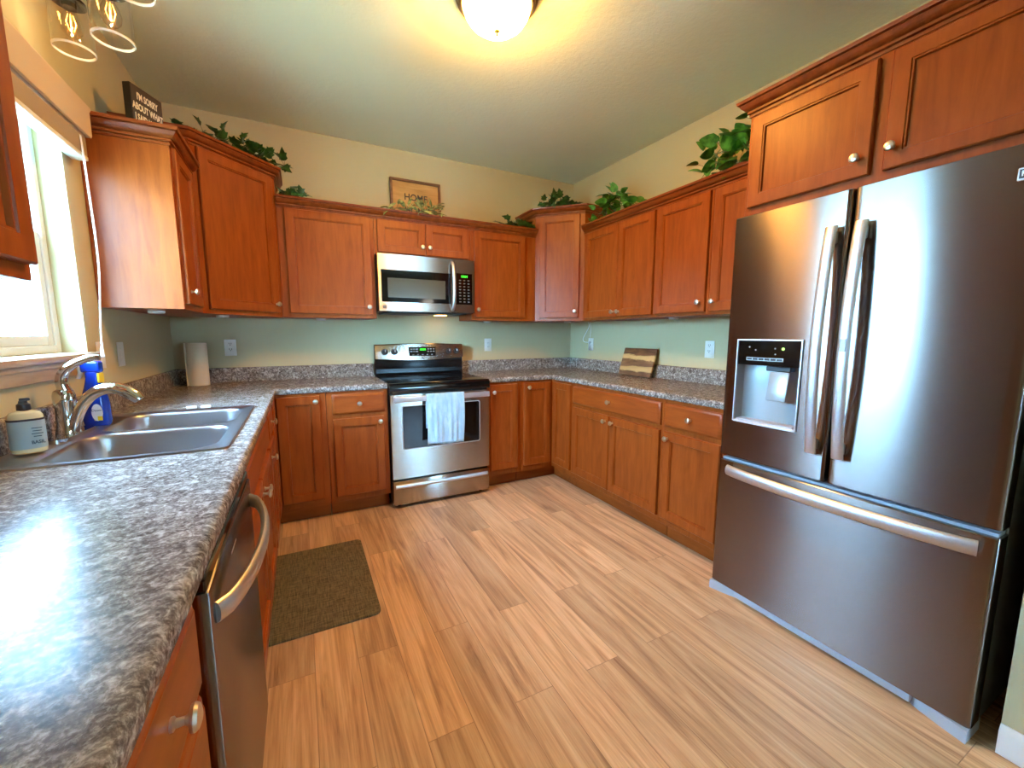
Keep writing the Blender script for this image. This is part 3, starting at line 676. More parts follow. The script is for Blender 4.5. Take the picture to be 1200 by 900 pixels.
outlet('switch plate on the left wall just right of the window sill', (0, -1.150, 1.165), PI / 2, 'switch')
outlet('switch plate on the left wall, in the shade under the end cabinet', (0, -0.925, 1.160), PI / 2, 'switch')
bm = tube(bmesh.new(), smooth_path([(W - 0.03, -0.33, UB - 0.002), (W - 0.03, -0.345, 1.330), (W - 0.035, -0.31, 1.275), (W - 0.035, -0.262, 1.215), (W - 0.03, -0.270, 1.185), (W - 0.022, -0.315, 1.178), (W - 0.014, -0.338, 1.178)], 6), 0.0028, 8)
bx(bm, W - 0.028, W - 0.0085, -0.352, -0.332, 1.166, 1.190, 0.003)
tag(obj('power_cord', bm, M['cord']), 'thin white cord looping from under the cabinet to the corner outlet', 'cord')
tag(obj('power_cord', tube(bmesh.new(), smooth_path([(W - 0.02, -0.352, UB - 0.002), (W - 0.02, -0.36, 1.30), (W - 0.018, -0.350, 1.24), (W - 0.012, -0.345, 1.20)], 6), 0.002, 8), M['cord']), 'straighter grey-white cord dropping behind the looping one to the corner outlet', 'cord')
PL = [('first puck light under the end cabinet by the window', (0.15, -0.90)), ('puck light under the left diagonal corner cabinet', (0.36, -0.44)),
      ('puck light under the cabinet left of the microwave', (0.93, -0.16)), ('puck light under the cabinet right of the microwave', (2.28, -0.16)),
      ('puck light under the right diagonal corner cabinet', (2.98, -0.40)), ('puck light under the middle right wall cabinet', (3.10, -1.50))]
for l_, (x, y) in PL:
    o = obj('puck_light', lathe(bmesh.new(), [(0, 0), (0.034, 0), (0.034, -0.010), (0.030, -0.014), (0.024, -0.014), (0.022, -0.012), (0, -0.012)], Matrix(), 24), M['puck'])
    o.location = (x, y, UB - 0.0005); tag(o, 'small white ' + l_, 'under-cabinet light', 'puck lights under the wall cabinets')

# ------------------------------------------------------------------ range
RX = 1.312; RW = 0.756
rg = thing('range', 'stainless steel electric range with black glass cooktop and hanging towel', 'range', (RX, 0, 0))
obj('body', box(0.002, RW - 0.002, -0.630, -0.030, 0.03, 0.885, 0.003), M['black_enamel'], rg)
for x in (0.04, RW - 0.07):
    for y in (-0.60, -0.09): obj('foot', lathe(bmesh.new(), [(0, 0), (0.014, 0), (0.014, 0.03), (0, 0.03)], T(x + 0.015, y, 0), 12), M['black_plastic'], rg)
ck = bmesh.new(); sweep(ck, [(0, -0.665), (RW, -0.665)], [(-0.64, 0.886), (-0.01, 0.886), (-0.004, 0.850), (0.008, 0.846), (0.014, 0.856), (0.013, 0.885), (0.007, 0.902), (-0.008, 0.912), (-0.03, 0.9145), (-0.64, 0.9145)])
cko = obj('cooktop', ck, M['black_gloss'], rg)
for x, y, r_ in ((0.20, -0.20, 0.075), (0.56, -0.20, 0.095), (0.20, -0.47, 0.105), (0.56, -0.47, 0.08)):
    obj('burner_ring', lathe(bmesh.new(), [(r_, 0), (r_, 0.0004), (r_ - 0.003, 0.0004), (r_ - 0.003, 0)], T(x, y, 0.9146), 40), M['burner_line'], cko)
obj('backguard', box(0.003, RW - 0.003, -0.085, -0.0305, 0.912, 1.172, 0.004, 2), M['black_enamel'], rg)
# stainless control fascia, bowed top and bottom edge
bm = bmesh.new(); N = 24; F_, B_ = [], []
for i in range(N + 1):
    u = i / N; x = 0.004 + u * (RW - 0.008); s = math.sin(PI * u)
    zb = 1.058 - 0.018 * s; zt = 1.170 + 0.010 * s
    F_.append((bm.verts.new((x, -0.108, zb)), bm.verts.new((x, -0.104, zb + 0.06)), bm.verts.new((x, -0.092, zt - 0.006)), bm.verts.new((x, -0.086, zt)), bm.verts.new((x, -0.05, zt)), bm.verts.new((x, -0.0860, zb))))
for a, b in zip(F_, F_[1:]):
    for j in range(6): bm.faces.new((a[j], b[j], b[(j + 1) % 6], a[(j + 1) % 6]))
bm.faces.new(F_[0]); bm.faces.new(F_[-1][::-1])
cp = obj('control_fascia', bm, M['steel'], rg, smooth=False)
obj('trim_strip', box(0.006, RW - 0.006, -0.094, -0.084, 0.935, 0.975, 0.003), M['black_enamel'], rg)
FXN = lambda z: -0.108 + (z - 1.04) * 0.09
obj('display', box(0.276, 0.504, -0.1085, -0.098, 1.074, 1.150, 0.002), M['black_gloss'], cp)
text('clock_digits', '10:04', 0.024, M['clock'], cp, T(0.390, -0.1090, 1.128) @ UPR, bold=0.0003)
for x in (0.294, 0.318, 0.342, 0.438, 0.462, 0.486):
    for z in (1.132, 1.112): obj('button_mark', box(x - 0.007, x + 0.007, -0.1092, -0.1080, z - 0.003, z + 0.003), M['grey_plastic'], cp, smooth=False)
for x in (0.310, 0.350, 0.390, 0.430, 0.470): obj('button_mark', box(x - 0.006, x + 0.006, -0.1092, -0.1080, 1.083, 1.088), M['grey_plastic'], cp, smooth=False)
for x in (0.078, 0.156, 0.622, 0.690):
    kb = obj('control_knob', lathe(bmesh.new(), [(0, 0), (0.025, 0), (0.026, 0.003), (0.022, 0.006), (0.020, 0.022), (0.018, 0.025), (0, 0.025)], T(x, -0.1045, 1.112) @ Matrix.Rotation(PI / 2, 4, 'X'), 24), M['black_plastic'], rg)
    obj('pointer', box(x - 0.002, x + 0.002, -0.1305, -0.129, 1.112, 1.128), M['white_plastic'], kb, smooth=False)
em = obj('badge', box(0.383, 0.399, -0.1100, -0.107, 1.050, 1.062), M['black_plastic'], cp, smooth=False)
# oven door
bm = bmesh.new(); dx0, dx1, dz0, dz1 = 0.004, RW - 0.004, 0.222, 0.832; wx0, wx1, wz0, wz1 = 0.085, RW - 0.085, 0.440, 0.748; yf, yb = -0.668, -0.632
def ringz(pts, y): return [bm.verts.new((x, y, z)) for x, z in pts]
outer = [(dx0, dz0), (dx1, dz0), (dx1, dz1), (dx0, dz1)]
bx(bm, dx0, dx1, yf, yb, dz0, wz0, 0.0); bx(bm, dx0, dx1, yf, yb, wz1, dz1, 0.0); bx(bm, dx0, wx0, yf, yb, wz0, wz1); bx(bm, wx1, dx1, yf, yb, wz0, wz1)
bmesh.ops.remove_doubles(bm, verts=bm.verts, dist=1e-5)
od = obj('oven_door', bm, M['steel'], rg, smooth=False)
bm = bmesh.new(); rp = rrect(wx0 - 0.006, wx1 + 0.006, wz0 - 0.006, wz1 + 0.006, 0.016, 5); ri = rrect(wx0, wx1, wz0, wz1, 0.012, 5)
a = [bm.verts.new((x, yf - 0.0015, z)) for x, z in rp]; b = [bm.verts.new((x, yf - 0.0015, z)) for x, z in ri]; a2 = [bm.verts.new((x, yf + 0.001, z)) for x, z in rp]; b2 = [bm.verts.new((x, yf + 0.004, z)) for x, z in ri]
for k in range(len(a)):
    k2 = (k + 1) % len(a); bm.faces.new((a[k], a[k2], b[k2], b[k])); bm.faces.new((a2[k], a2[k2], a[k2], a[k])); bm.faces.new((b[k], b[k2], b2[k2], b2[k]))
obj('window_trim', bm, M['handle'], od)
obj('oven_window', box(wx0 - 0.001, wx1 + 0.001, yf + 0.003, yf + 0.012, wz0 - 0.001, wz1 + 0.001), M['oven_glass'], od, smooth=False)
bm = bmesh.new(); bx(bm, 0.02, RW - 0.02, -0.727, -0.709, 0.786, 0.826, 0.006, 3); bx(bm, 0.024, 0.05, -0.712, -0.667, 0.790, 0.822, 0.003); bx(bm, RW - 0.05, RW - 0.024, -0.712, -0.667, 0.790, 0.822, 0.003)
obj('door_handle', bm, M['handle'], od)
bm = bmesh.new(); bx(bm, 0.004, RW - 0.004, -0.668, -0.632, 0.030, 0.206, 0.004, 2)
dw_ = obj('storage_drawer', bm, M['steel'], rg)
bm = bmesh.new(); sweep(bm, [(0.02, -0.668), (0.15, -0.671), (RW / 2, -0.676), (RW - 0.15, -0.671), (RW - 0.02, -0.668)], [(-0.001, 0.150), (0.010, 0.153), (0.014, 0.166), (0.010, 0.178), (-0.001, 0.180)])
obj('drawer_pull', bm, M['handle'], dw_)

# towel over the oven handle
tw = bmesh.new(); NX, path = 30, []
for z in [0.470 + i * (0.826 - 0.470) / 16 for i in range(17)]: path.append((-0.7345, z))
path += [(-0.7335, 0.8305), (-0.728, 0.8335), (-0.718, 0.8345), (-0.708, 0.8325), (-0.7035, 0.827)]
for z in [0.822 - i * 0.04 for i in range(1, 7)]: path.append((-0.7000, z))
rows = []
for j, (y, z) in enumerate(path):
    row = []
    hang = max(0, (0.83 - z)) * (1 if j < 20 else 0.15)
    for i in range(NX + 1):
        u = i / NX; x = 0.243 + u * 0.282 + 0.006 * math.sin(z * 9 + 1) * hang * 3
        x += (u - 0.5) * (-0.02) * hang
        dy = (0.0055 * math.sin(u * 17 + 0.8) + 0.004 * math.sin(u * 31 + z * 6)) * min(1, hang * 6)
        zz = z - (0.010 * u if j == 0 else 0.010 * u * max(0, 1 - j / 16)) + (0.004 * math.sin(u * 9) if j == 0 else 0)
        row.append(tw.verts.new((RX + x, y - abs(dy) if j < 20 else y, zz)))
    rows.append(row)
for a, b in zip(rows, rows[1:]):
    for i in range(NX): tw.faces.new((a[i], a[i + 1], b[i + 1], b[i]))
to = obj('dish_towel', tw, M['towel'], ang=80)
so_ = to.modifiers.new('thickness', 'SOLIDIFY'); so_.thickness = 0.0035; so_.offset = 0.0
tag(to, 'pale blue dish towel hanging over the oven door handle', 'towel')

# ------------------------------------------------------------------ microwave
MZ0, MZ1 = 1.424, 1.8445
mw = thing('microwave_oven', 'stainless steel over-the-range microwave with black control panel', 'microwave', (RX, 0, MZ0))
Hm = MZ1 - MZ0
obj('body', box(0, RW, -0.350, -0.0015, 0.0, Hm, 0.002), M['black_enamel'], mw)
DW_ = 0.586
bm = bmesh.new(); yf, yb = -0.388, -0.351; wx0, wx1, wz0, wz1 = 0.022, 0.555, 0.070, 0.305
bx(bm, 0.002, DW_, yf, yb, 0.004, wz0); bx(bm, 0.002, DW_, yf, yb, wz1, Hm - 0.004); bx(bm, 0.002, wx0, yf, yb, wz0, wz1); bx(bm, wx1, DW_, yf, yb, wz0, wz1)
md = obj('door', bm, M['steel'], mw, smooth=False)
obj('door_glass', box(wx0, wx1, yf + 0.0005, yf + 0.02, wz0, wz1), M['black_gloss'], md, smooth=False)
obj('screen', box(0.068, 0.510, yf - 0.0006, yf + 0.001, 0.104, 0.246, 0.0), M['mesh_glass'], md, smooth=False)
bm = tube(bmesh.new(), smooth_path([(0.566, yf, 0.024), (0.566, yf - 0.030, 0.050), (0.566, yf - 0.048, 0.12), (0.566, yf - 0.052, 0.205), (0.566, yf - 0.048, 0.29), (0.566, yf - 0.030, 0.365), (0.566, yf, 0.392)], 5), 0.0125, 14)
obj('door_handle', bm, M['handle'], md)
bm = bmesh.new(); px0, px1, pz0, pz1 = 0.600, 0.735, 0.068, 0.312
bx(bm, DW_ + 0.002, RW - 0.002, yf, yb, 0.004, pz0); bx(bm, DW_ + 0.002, RW - 0.002, yf, yb, pz1, Hm - 0.004); bx(bm, DW_ + 0.002, px0, yf, yb, pz0, pz1); bx(bm, px1, RW - 0.002, yf, yb, pz0, pz1)
cpn = obj('control_panel', bm, M['steel'], mw, smooth=False)
kp = obj('keypad', box(px0, px1, yf + 0.0005, yf + 0.02, pz0, pz1), M['black_gloss'], cpn, smooth=False)
bm = bmesh.new()
text('clock_digits', '10:04', 0.026, M['clock'], kp, T(0.668, yf - 0.0002, 0.288) @ UPR, bold=0.0003)
for r_ in range(8):
    for c_ in range(3):
        x = 0.632 + 0.036 * c_; z = 0.258 - 0.024 * r_
        obj('key', box(x - 0.008, x + 0.008, yf - 0.0004, yf + 0.001, z - 0.004, z + 0.004), M['grey_body'], kp, smooth=False)
bd = obj('badge', box(0.028, 0.052, yf - 0.001, yf + 0.001, 0.022, 0.046), M['black_plastic'], md, smooth=False)
text('badge_letter', 'K', 0.022, M['handle'], bd, T(0.040, yf - 0.0014, 0.034) @ UPR, bold=0.0004)
obj('vent_grille', box(0.05, RW - 0.05, -0.33, -0.05, -0.010, -0.0005, 0.003), M['black_plastic'], mw)
obj('task_lamp_lens', box(0.50, 0.58, -0.20, -0.10, -0.014, -0.0102, 0.001), emis('warm_task_lamp', (255, 190, 100), 14.0), mw)
em2 = obj('badge', box(0.383, 0.399, -0.1100, -0.107, 1.050, 1.062), M['black_plastic'], cp, smooth=False); bpy.data.objects.remove(em2)

# ------------------------------------------------------------------ refrigerator
FX = 2.55                                   # front plane of the doors
FY0 = -2.297; FWd = 0.902
fr = thing('refrigerator', 'large stainless French-door refrigerator with water dispenser', 'refrigerator', (W, FY0, 0), -PI / 2)
# local: x = 0..0.902 towards the camera, y = -(W - X)
FD = -(W - FX)                              # local y of the front
obj('body', box(0.006, FWd - 0.006, FD + 0.085, -0.05, 0.035, 1.745, 0.004), M['grey_body'], fr)
def fdoor(name, u0, u1, z0, z1, hole=None, bulge=0.003, full=(0, FWd)):
    bm = bmesh.new(); r = 0.014; cols = []
    cols.append((u0 + 0.001, FD + 0.075)); 
    def f(u): return FD - bulge * math.sin(PI * u / FWd) 
    for k in range(6):
        a = PI / 2 * k / 5; cols.append((u0 + r - r * math.cos(a), f(u0) + r - r * math.sin(a)))
    us = [u0 + r + (u1 - u0 - 2 * r) * k / 20 for k in range(1, 20)]
    if hole: us = sorted([u for u in us if all(abs(u - h) > 0.012 for h in hole[:2])] + [hole[0], hole[1]])
    for u in us: cols.append((u, f(u)))
    for k in range(6):
        a = PI / 2 * k / 5; cols.append((u1 - r + r * math.sin(a), f(u1) + r - r * math.cos(a)))
    cols.append((u1 - 0.001, FD + 0.075))
    zs = [z0, z0 + 0.003] + ([hole[2], hole[3]] if hole else []) + [z1 - 0.003, z1]
    grid = []
    for j, z in enumerate(zs):
        e = 0.003 if j in (0, len(zs) - 1) else 0
        grid.append([bm.verts.new((u, y + e, z)) for u, y in cols])
    for j in range(len(zs) - 1):
        for i in range(len(cols) - 1):
            if hole and zs[j] >= hole[2] - 1e-6 and zs[j + 1] <= hole[3] + 1e-6 and cols[i][0] >= hole[0] - 1e-6 and cols[i + 1][0] <= hole[1] + 1e-6 and cols[i][1] < FD + 0.001: continue
            bm.faces.new((grid[j][i], grid[j][i + 1], grid[j + 1][i + 1], grid[j + 1][i]))
        bm.faces.new((grid[j][-1], grid[j][0], grid[j + 1][0], grid[j + 1][-1]))
    bm.faces.new(grid[0][::-1]); bm.faces.new(grid[-1])
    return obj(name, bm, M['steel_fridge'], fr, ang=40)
GAPZ0, GAPZ1 = 0.665, 0.690
HO = (0.064, 0.330, 0.866, 1.230)
d1 = fdoor('door', 0.002, 0.4475, GAPZ1, 1.766, HO)
d2 = fdoor('door', 0.4545, FWd - 0.002, GAPZ1, 1.766)
fz = fdoor('freezer_drawer', 0.002, FWd - 0.002, 0.044, GAPZ0, None, 0.003)
obj('gasket', box(0.012, FWd - 0.012, FD + 0.0755, FD + 0.0845, 0.045, 1.74), M['black_plastic'], fr, smooth=False)
obj('drawer_top_strip', box(0.01, FWd - 0.01, FD + 0.02, FD + 0.075, GAPZ0, GAPZ0 + 0.010), M['grey_plastic'], fr, smooth=False)
# dispenser
dp = obj('dispenser_panel', box(HO[0] + 0.002, HO[1] - 0.002, FD - 0.0035, FD + 0.02, 1.122, HO[3] - 0.002, 0.002), M['black_gloss'], d1)
bm = bmesh.new()
y1 = FD + 0.058; a0, a1, b0, b1 = HO
# concave recess: back wall curves round, floor tray
NN = 10; R1 = []
for k in range(NN + 1):
    t = k / NN; ang = PI * t; u = (a0 + a1) / 2 - (a1 - a0) / 2 * math.cos(ang) * 0.985; dep = (FD + 0.0) + 0.066 * math.sin(ang) ** 0.45 if 0 < k < NN else FD - 0.001
    R1.append((u, dep))
lo = [bm.verts.new((u, y, b0 + 0.004)) for u, y in R1]; hi = [bm.verts.new((u, y, 1.130)) for u, y in R1]
for k in range(NN): bm.faces.new((lo[k], lo[k + 1], hi[k + 1], hi[k]))
bm.faces.new(lo); bm.faces.new(hi[::-1])
obj('dispenser_recess', bm, M['silver_plastic'], d1)
bm = bmesh.new()
for (p, q, s, t) in ((a0 - 0.004, a0 + 0.002, b0 - 0.004, b1 + 0.004), (a1 - 0.002, a1 + 0.004, b0 - 0.004, b1 + 0.004), (a0 + 0.002, a1 - 0.002, b1 - 0.002, b1 + 0.004), (a0 + 0.002, a1 - 0.002, b0 - 0.006, b0 + 0.004)):
    bx(bm, p, q, FD - 0.0095, FD + 0.004, s, t, 0.0012)
obj('dispenser_trim', bm, M['handle'], d1)
obj('drip_tray', box(a0 + 0.012, a1 - 0.012, FD - 0.006, FD + 0.045, b0 + 0.004, b0 + 0.012, 0.002), M['grey_plastic'], d1)
pdl = obj('dispenser_paddle', box(0.205, 0.285, FD + 0.006, FD + 0.016, 0.975, 1.098, 0.004, 2), M['silver_plastic'], d1, xf=T(0, FD + 0.01, 1.09) @ Matrix.Rotation(-0.16, 4, 'X') @ T(0, -FD - 0.01, -1.09))
obj('chute', box(0.19, 0.29, FD + 0.002, FD + 0.04, 1.100, 1.121, 0.003), M['black_plastic'], d1)
bm = bmesh.new(); bx(bm, 0.105, 0.262, FD - 0.0042, FD - 0.003, 1.142, 1.156); obj('button_strip', bm, M['grey_plastic'], dp, smooth=False)
bm = bmesh.new()
for k in range(6): bx(bm, 0.108 + k * 0.0255, 0.130 + k * 0.0255, FD - 0.005, FD - 0.004, 1.1445, 1.1535)
obj('buttons', bm, M['black_plastic'], dp, smooth=False)
for x, z, r_, mt in ((0.258, 1.195, 0.006, 'led'), (0.116, 1.200, 0.003, 'grey_plastic'), (0.144, 1.188, 0.003, 'grey_plastic'), (0.226, 1.196, 0.003, 'grey_plastic'), (0.228, 1.172, 0.003, 'grey_plastic')):
    obj('indicator', lathe(bmesh.new(), [(0, 0), (r_, 0), (r_, 0.0008), (0, 0.0008)], T(x, FD - 0.0035, z) @ Matrix.Rotation(PI / 2, 4, 'X'), 14), M[mt], dp)
# handles
def vhandle(u, par):
    zc = 1.222; bm = bmesh.new(); pts = []
    for k in range(21):
        t = k / 20; z = 0.800 + 0.842 * t; s = math.sin(PI * t); pts.append((u, FD - 0.030 - 0.034 * s ** 0.8, z))
    tube(bm, pts, 0.0205, 16, 0.42, upv=(0, -1, 0))
    for z in (0.835, 1.605): bx(bm, u - 0.012, u + 0.012, FD - 0.040, FD - 0.003, z - 0.022, z + 0.022, 0.004)
    return obj('door_handle', bm, M['handle'], par)
vhandle(0.405, d1); h2 = vhandle(0.495, d2)
obj('handle_button', box(0.485, 0.505, FD - 0.0745, FD - 0.070, 1.195, 1.240, 0.002), M['grey_plastic'], h2)
bm = bmesh.new(); pts = []
for k in range(25):
    t = k / 24; s = math.sin(PI * t) ** 0.7; pts.append((0.064 + 0.800 * t, FD - 0.022 - 0.040 * s, 0.628))
tube(bm, pts, 0.025, 16, 0.5, upv=(0, -1, 0))
for u in (0.10, 0.83): bx(bm, u - 0.02, u + 0.02, FD - 0.035, FD - 0.003, 0.614, 0.642, 0.004)
obj('drawer_handle', bm, M['handle'], fz)
bm = bmesh.new(); prism(bm, rrect(0, 0.20, 0, 0.10, 0.012, 4), 0, 0.0)if False else None
bg_ = obj('badge', box(0.828, 0.892, FD - 0.0045, FD + 0.002, 1.668, 1.702, 0.002), M['handle'], d2)
obj('badge_inlay', box(0.832, 0.888, FD - 0.0055, FD - 0.0042, 1.673, 1.697), M['black_plastic'], bg_, smooth=False)
text('badge_letter', 'K', 0.020, M['handle'], bg_, T(0.842, FD - 0.0058, 1.685) @ UPR, bold=0.0004)
# kick plate and front feet covers
obj('kick_plate', box(0.12, 0.76, FD + 0.006, FD + 0.10, 0.012, 0.042, 0.003), M['grey_plastic'], fr)
for u0, u1, sg in ((0.004, 0.125, 1), (FWd - 0.155, FWd - 0.004, -1)):
    bm = bmesh.new(); lo_, hi_ = [], []; NN = 12
    for k in range(NN + 1):
        t = k / NN; u = u0 + (u1 - u0) * t; s = (1 - t) if sg > 0 else t
        yy = FD + 0.035 - 0.047 * (s ** 0.6 if s > 0 else 0); lo_.append((u, yy))
    poly = lo_ + [(u1, FD + 0.10), (u0, FD + 0.10)]
    prism(bm, poly, 0.0, 0.042); obj('foot_cover', bm, M['grey_plastic'], fr)

# ------------------------------------------------------------------ dishwasher
dwx = thing('dishwasher', 'stainless dishwasher with curved bar handle under the left counter', 'dishwasher', (0, -2.795, 0), PI / 2)
obj('body', box(0.003, 0.597, -0.580, -0.03, 0.02, 0.868, 0.002), M['black_enamel'], dwx)
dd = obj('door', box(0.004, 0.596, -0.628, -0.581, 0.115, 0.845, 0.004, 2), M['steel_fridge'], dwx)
obj('control_strip', box(0.004, 0.596, -0.624, -0.581, 0.8455, 0.868, 0.003), M['black_gloss'], dwx)
obj('badge_line', box(0.22, 0.29, -0.6288, -0.6278, 0.80, 0.804), M['handle'], dd, smooth=False)
obj('toe_panel', box(0.006, 0.594, -0.53, -0.50, 0.0, 0.113), M['black_enamel'], dwx)
bm = bmesh.new(); pts = []
for k in range(25):
    t = k / 24; s = math.sin(PI * t) ** 0.55; pts.append((0.035 + 0.53 * t, -0.629 - 0.052 * s, 0.790))
tube(bm, pts, 0.019, 16, 0.5, upv=(0, -1, 0)); obj('door_handle', bm, M['handle'], dd)

# ------------------------------------------------------------------ ceiling light
LX, LY = 1.622, -1.775; LZ = wz(LY)
cl = thing('ceiling_light', 'round flush ceiling light with glowing frosted bowl and metal rim', 'ceiling light', (LX, LY, LZ))
obj('rim', lathe(bmesh.new(), [(0, -0.0005), (0.178, -0.0005), (0.182, -0.010), (0.176, -0.022), (0.168, -0.026), (0.166, -0.036), (0.156, -0.044), (0.150, -0.044), (0.146, -0.038), (0, -0.036)], Matrix(), 56), M['pewter'], cl)
obj('bowl', lathe(bmesh.new(), [(0.146, -0.040), (0.146, -0.052), (0.138, -0.075), (0.120, -0.100), (0.092, -0.121), (0.055, -0.134), (0.02, -0.139), (0, -0.1395)], Matrix(), 56), M['bowl'], cl)
obj('finial', lathe(bmesh.new(), [(0, -0.139), (0.011, -0.139), (0.012, -0.143), (0.006, -0.147), (0.004, -0.152), (0.006, -0.156), (0.004, -0.161), (0, -0.163)], Matrix(), 18), M['brass'], cl)

# ------------------------------------------------------------------ three-shade sink light
SHZ = 2.25; SH = [(0.129, -1.437), (0.273, -1.567), (0.400, -1.860)]
vl = thing('sink_light', 'dark metal light with three clear glass cylinder shades above the window', 'light fixture', (0, -1.66, 2.5))
X = T(0, 1.66, -2.5)
obj('wall_plate', box(0.001, 0.022, -1.76, -1.56, 2.43, 2.55, 0.005, 2), M['dark_bronze'], vl, xf=X)
barz = 2.49
obj('arm', tube(bmesh.new(), smooth_path([(0.02, -1.66, barz), (0.10, -1.66, barz + 0.01), (0.19, -1.64, barz), (0.262, -1.580, barz)], 5), 0.009, 12), M['dark_bronze'], vl, xf=X)
obj('bar', tube(bmesh.new(), smooth_path([(0.129, -1.437, barz), (0.22, -1.50, barz), (0.273, -1.567, barz), (0.345, -1.70, barz), (0.400, -1.860, barz)], 6), 0.010, 12), M['dark_bronze'], vl, xf=X)
for (x, y) in SH:
    sk_ = obj('socket', lathe(bmesh.new(), [(0, 0.245), (0.012, 0.245), (0.014, 0.215), (0.024, 0.205), (0.028, 0.170), (0.044, 0.160), (0.046, 0.150), (0.022, 0.148), (0.020, 0.135), (0, 0.135)], T(x, y, SHZ), 28), M['dark_bronze'], vl, xf=X)
    obj('glass_shade', lathe(bmesh.new(), [(0.030, 0.152), (0.052, 0.146), (0.056, 0.135), (0.0565, 0.0), (0.0545, -0.002), (0.053, 0.0), (0.0525, 0.133), (0.049, 0.142), (0.030, 0.148)], T(x, y, SHZ), 40), M['shade_glass'], vl, xf=X)
    obj('glass_rim', lathe(bmesh.new(), [(0.0572, 0.004), (0.0576, 0.0), (0.0560, -0.003), (0.0535, -0.003), (0.0520, 0.0), (0.0524, 0.004)], T(x, y, SHZ), 40), M['rim_glass'], vl, xf=X)
    bb = obj('bulb', lathe(bmesh.new(), [(0.013, 0.135), (0.014, 0.12), (0.024, 0.10), (0.029, 0.078), (0.026, 0.058), (0.014, 0.044), (0, 0.040)], T(x, y, SHZ), 24), M['shade_glass'], vl, xf=X)
    bm = bmesh.new()
    for k in range(4):
        a = PI * k / 2 + 0.4; c, s = math.cos(a), math.sin(a)
        tube(bm, [(x + 0.006 * c, y + 0.006 * s, SHZ + 0.115), (x + 0.013 * c, y + 0.013 * s, SHZ + 0.088), (x + 0.005 * c, y + 0.005 * s, SHZ + 0.062)], 0.0011, 6)
    obj('filament', bm, M['filament'], bb, xf=X)
    pl_ = bpy.data.lights.new('bulb_light', 'POINT'); pl_.energy = 0.9; pl_.color = (1.0, 0.72, 0.38); pl_.shadow_soft_size = 0.004
    po = bpy.data.objects.new('bulb_light', pl_); C.objects.link(po); po.location = (x, y, SHZ + 0.088)

# ------------------------------------------------------------------ window blind
bd_ = thing('window_blind', 'raised tan window blind with cream valance and white cord', 'window blind', (0.04, -1.70, 2.03))
X = T(-0.04, 1.70, -2.03); by0, by1 = -2.235, -1.172
bm = bmesh.new(); sweep(bm, [(0.066, by0), (0.066, by1)], [(-0.010, 2.052), (0.0, 2.052), (0.003, 2.06), (0.003, 2.150), (0.008, 2.158), (0.008, 2.166), (-0.010, 2.166)])
bx(bm, 0.0015, 0.058, by1 - 0.010, by1, 2.052, 2.166); bx(bm, 0.0015, 0.058, by0, by0 + 0.010, 2.052, 2.166); bx(bm, 0.0015, 0.058, by0 + 0.010, by1 - 0.010, 2.158, 2.166)
obj('valance', bm, M['valance'], bd_, xf=X)
obj('headrail', box(0.004, 0.050, by0 + 0.014, by1 - 0.014, 2.040, 2.082, 0.002), M['white_plastic'], bd_, xf=X)
bm = bmesh.new()
for k in range(18): bx(bm, 0.006, 0.054, by0 + 0.02, by1 - 0.022, 1.972 + k * 0.0038, 1.9745 + k * 0.0038)
sl_ = obj('slat_stack', bm, M['slat'], bd_, smooth=False, xf=X)
obj('bottom_rail', box(0.004, 0.056, by0 + 0.02, by1 - 0.022, 1.952, 1.9705, 0.003), M['white_plastic'], bd_, xf=X)
bm = bmesh.new()
for d in (0, 0.008):
    tube(bm, smooth_path([(0.060, -1.262 + d, 2.03), (0.062, -1.255 + d, 1.85), (0.060, -1.240 + d, 1.55), (0.058, -1.285 + d * 0.4, 1.30), (0.058, -1.300 + d * 0.3, 1.20)], 6), 0.0022, 6)
tube(bm, [(0.058, -1.300, 1.205), (0.058, -1.300, 1.19), (0.058, -1.300, 1.165)], [0.003, 0.006, 0.007], 10)
obj('lift_cord', bm, M['cord'], bd_, xf=X)

# ------------------------------------------------------------------ signs on the cabinets
sg = thing('letter_sign', 'dark box sign with cream block lettering on the left end cabinet', 'sign', (0.153, -0.95, UT), math.atan2(0.15, 0.075))
SH_ = 0.268
obj('sign_box', box(0.0, 0.175, 0.0006, 0.034, 0, SH_, 0.001), M['sign_black'], sg)
obj('sign_face', box(0.002, 0.173, -0.0014, 0.0006, 0.002, SH_ - 0.002), M['sign_face'], sg, smooth=False)
for k, t_ in enumerate(("I'M SORRY", 'ABOUT WHAT', 'I SAID WHEN', 'I WAS')):
    text('lettering', t_, 0.042, M['sign_text'], sg, T(0.088 if k < 3 else 0.052, -0.0016, 0.222 - 0.047 * k) @ UPR, bold=0.0012, sx=0.60, ext=0.0004)

hs = thing('home_sign', 'square pine sign lettered home sweet home, framed, above the range cabinets', 'sign', (1.70, -0.03, UT), 0)
TL = T(0, 0, 0) @ Matrix.Rotation(math.radians(-3), 4, 'X')
HW, HH = 0.208, 0.368
obj('panel', box(-HW + 0.012, HW - 0.012, -0.016, -0.008, 0.012, HH - 0.012), M['sign_wood'], hs, smooth=False, xf=TL)
bm = bmesh.new(); bx(bm, -HW, -HW + 0.018, -0.034, -0.004, 0, HH, 0.002); bx(bm, HW - 0.018, HW, -0.034, -0.004, 0, HH, 0.002); bx(bm, -HW + 0.018, HW - 0.018, -0.034, -0.004, HH - 0.018, HH, 0.002); bx(bm, -HW + 0.018, HW - 0.018, -0.034, -0.004, 0, 0.018, 0.002)
obj('frame', bm, M['sign_frame'], hs, xf=TL)
text('lettering', 'HOME', 0.072, M['burn_text'], hs, TL @ T(0.0, -0.0165, 0.232) @ UPR, bold=0.0012, sx=0.95)
text('lettering', 'sweet', 0.034, M['burn_text'], hs, TL @ T(0.0, -0.0165, 0.178) @ UPR)
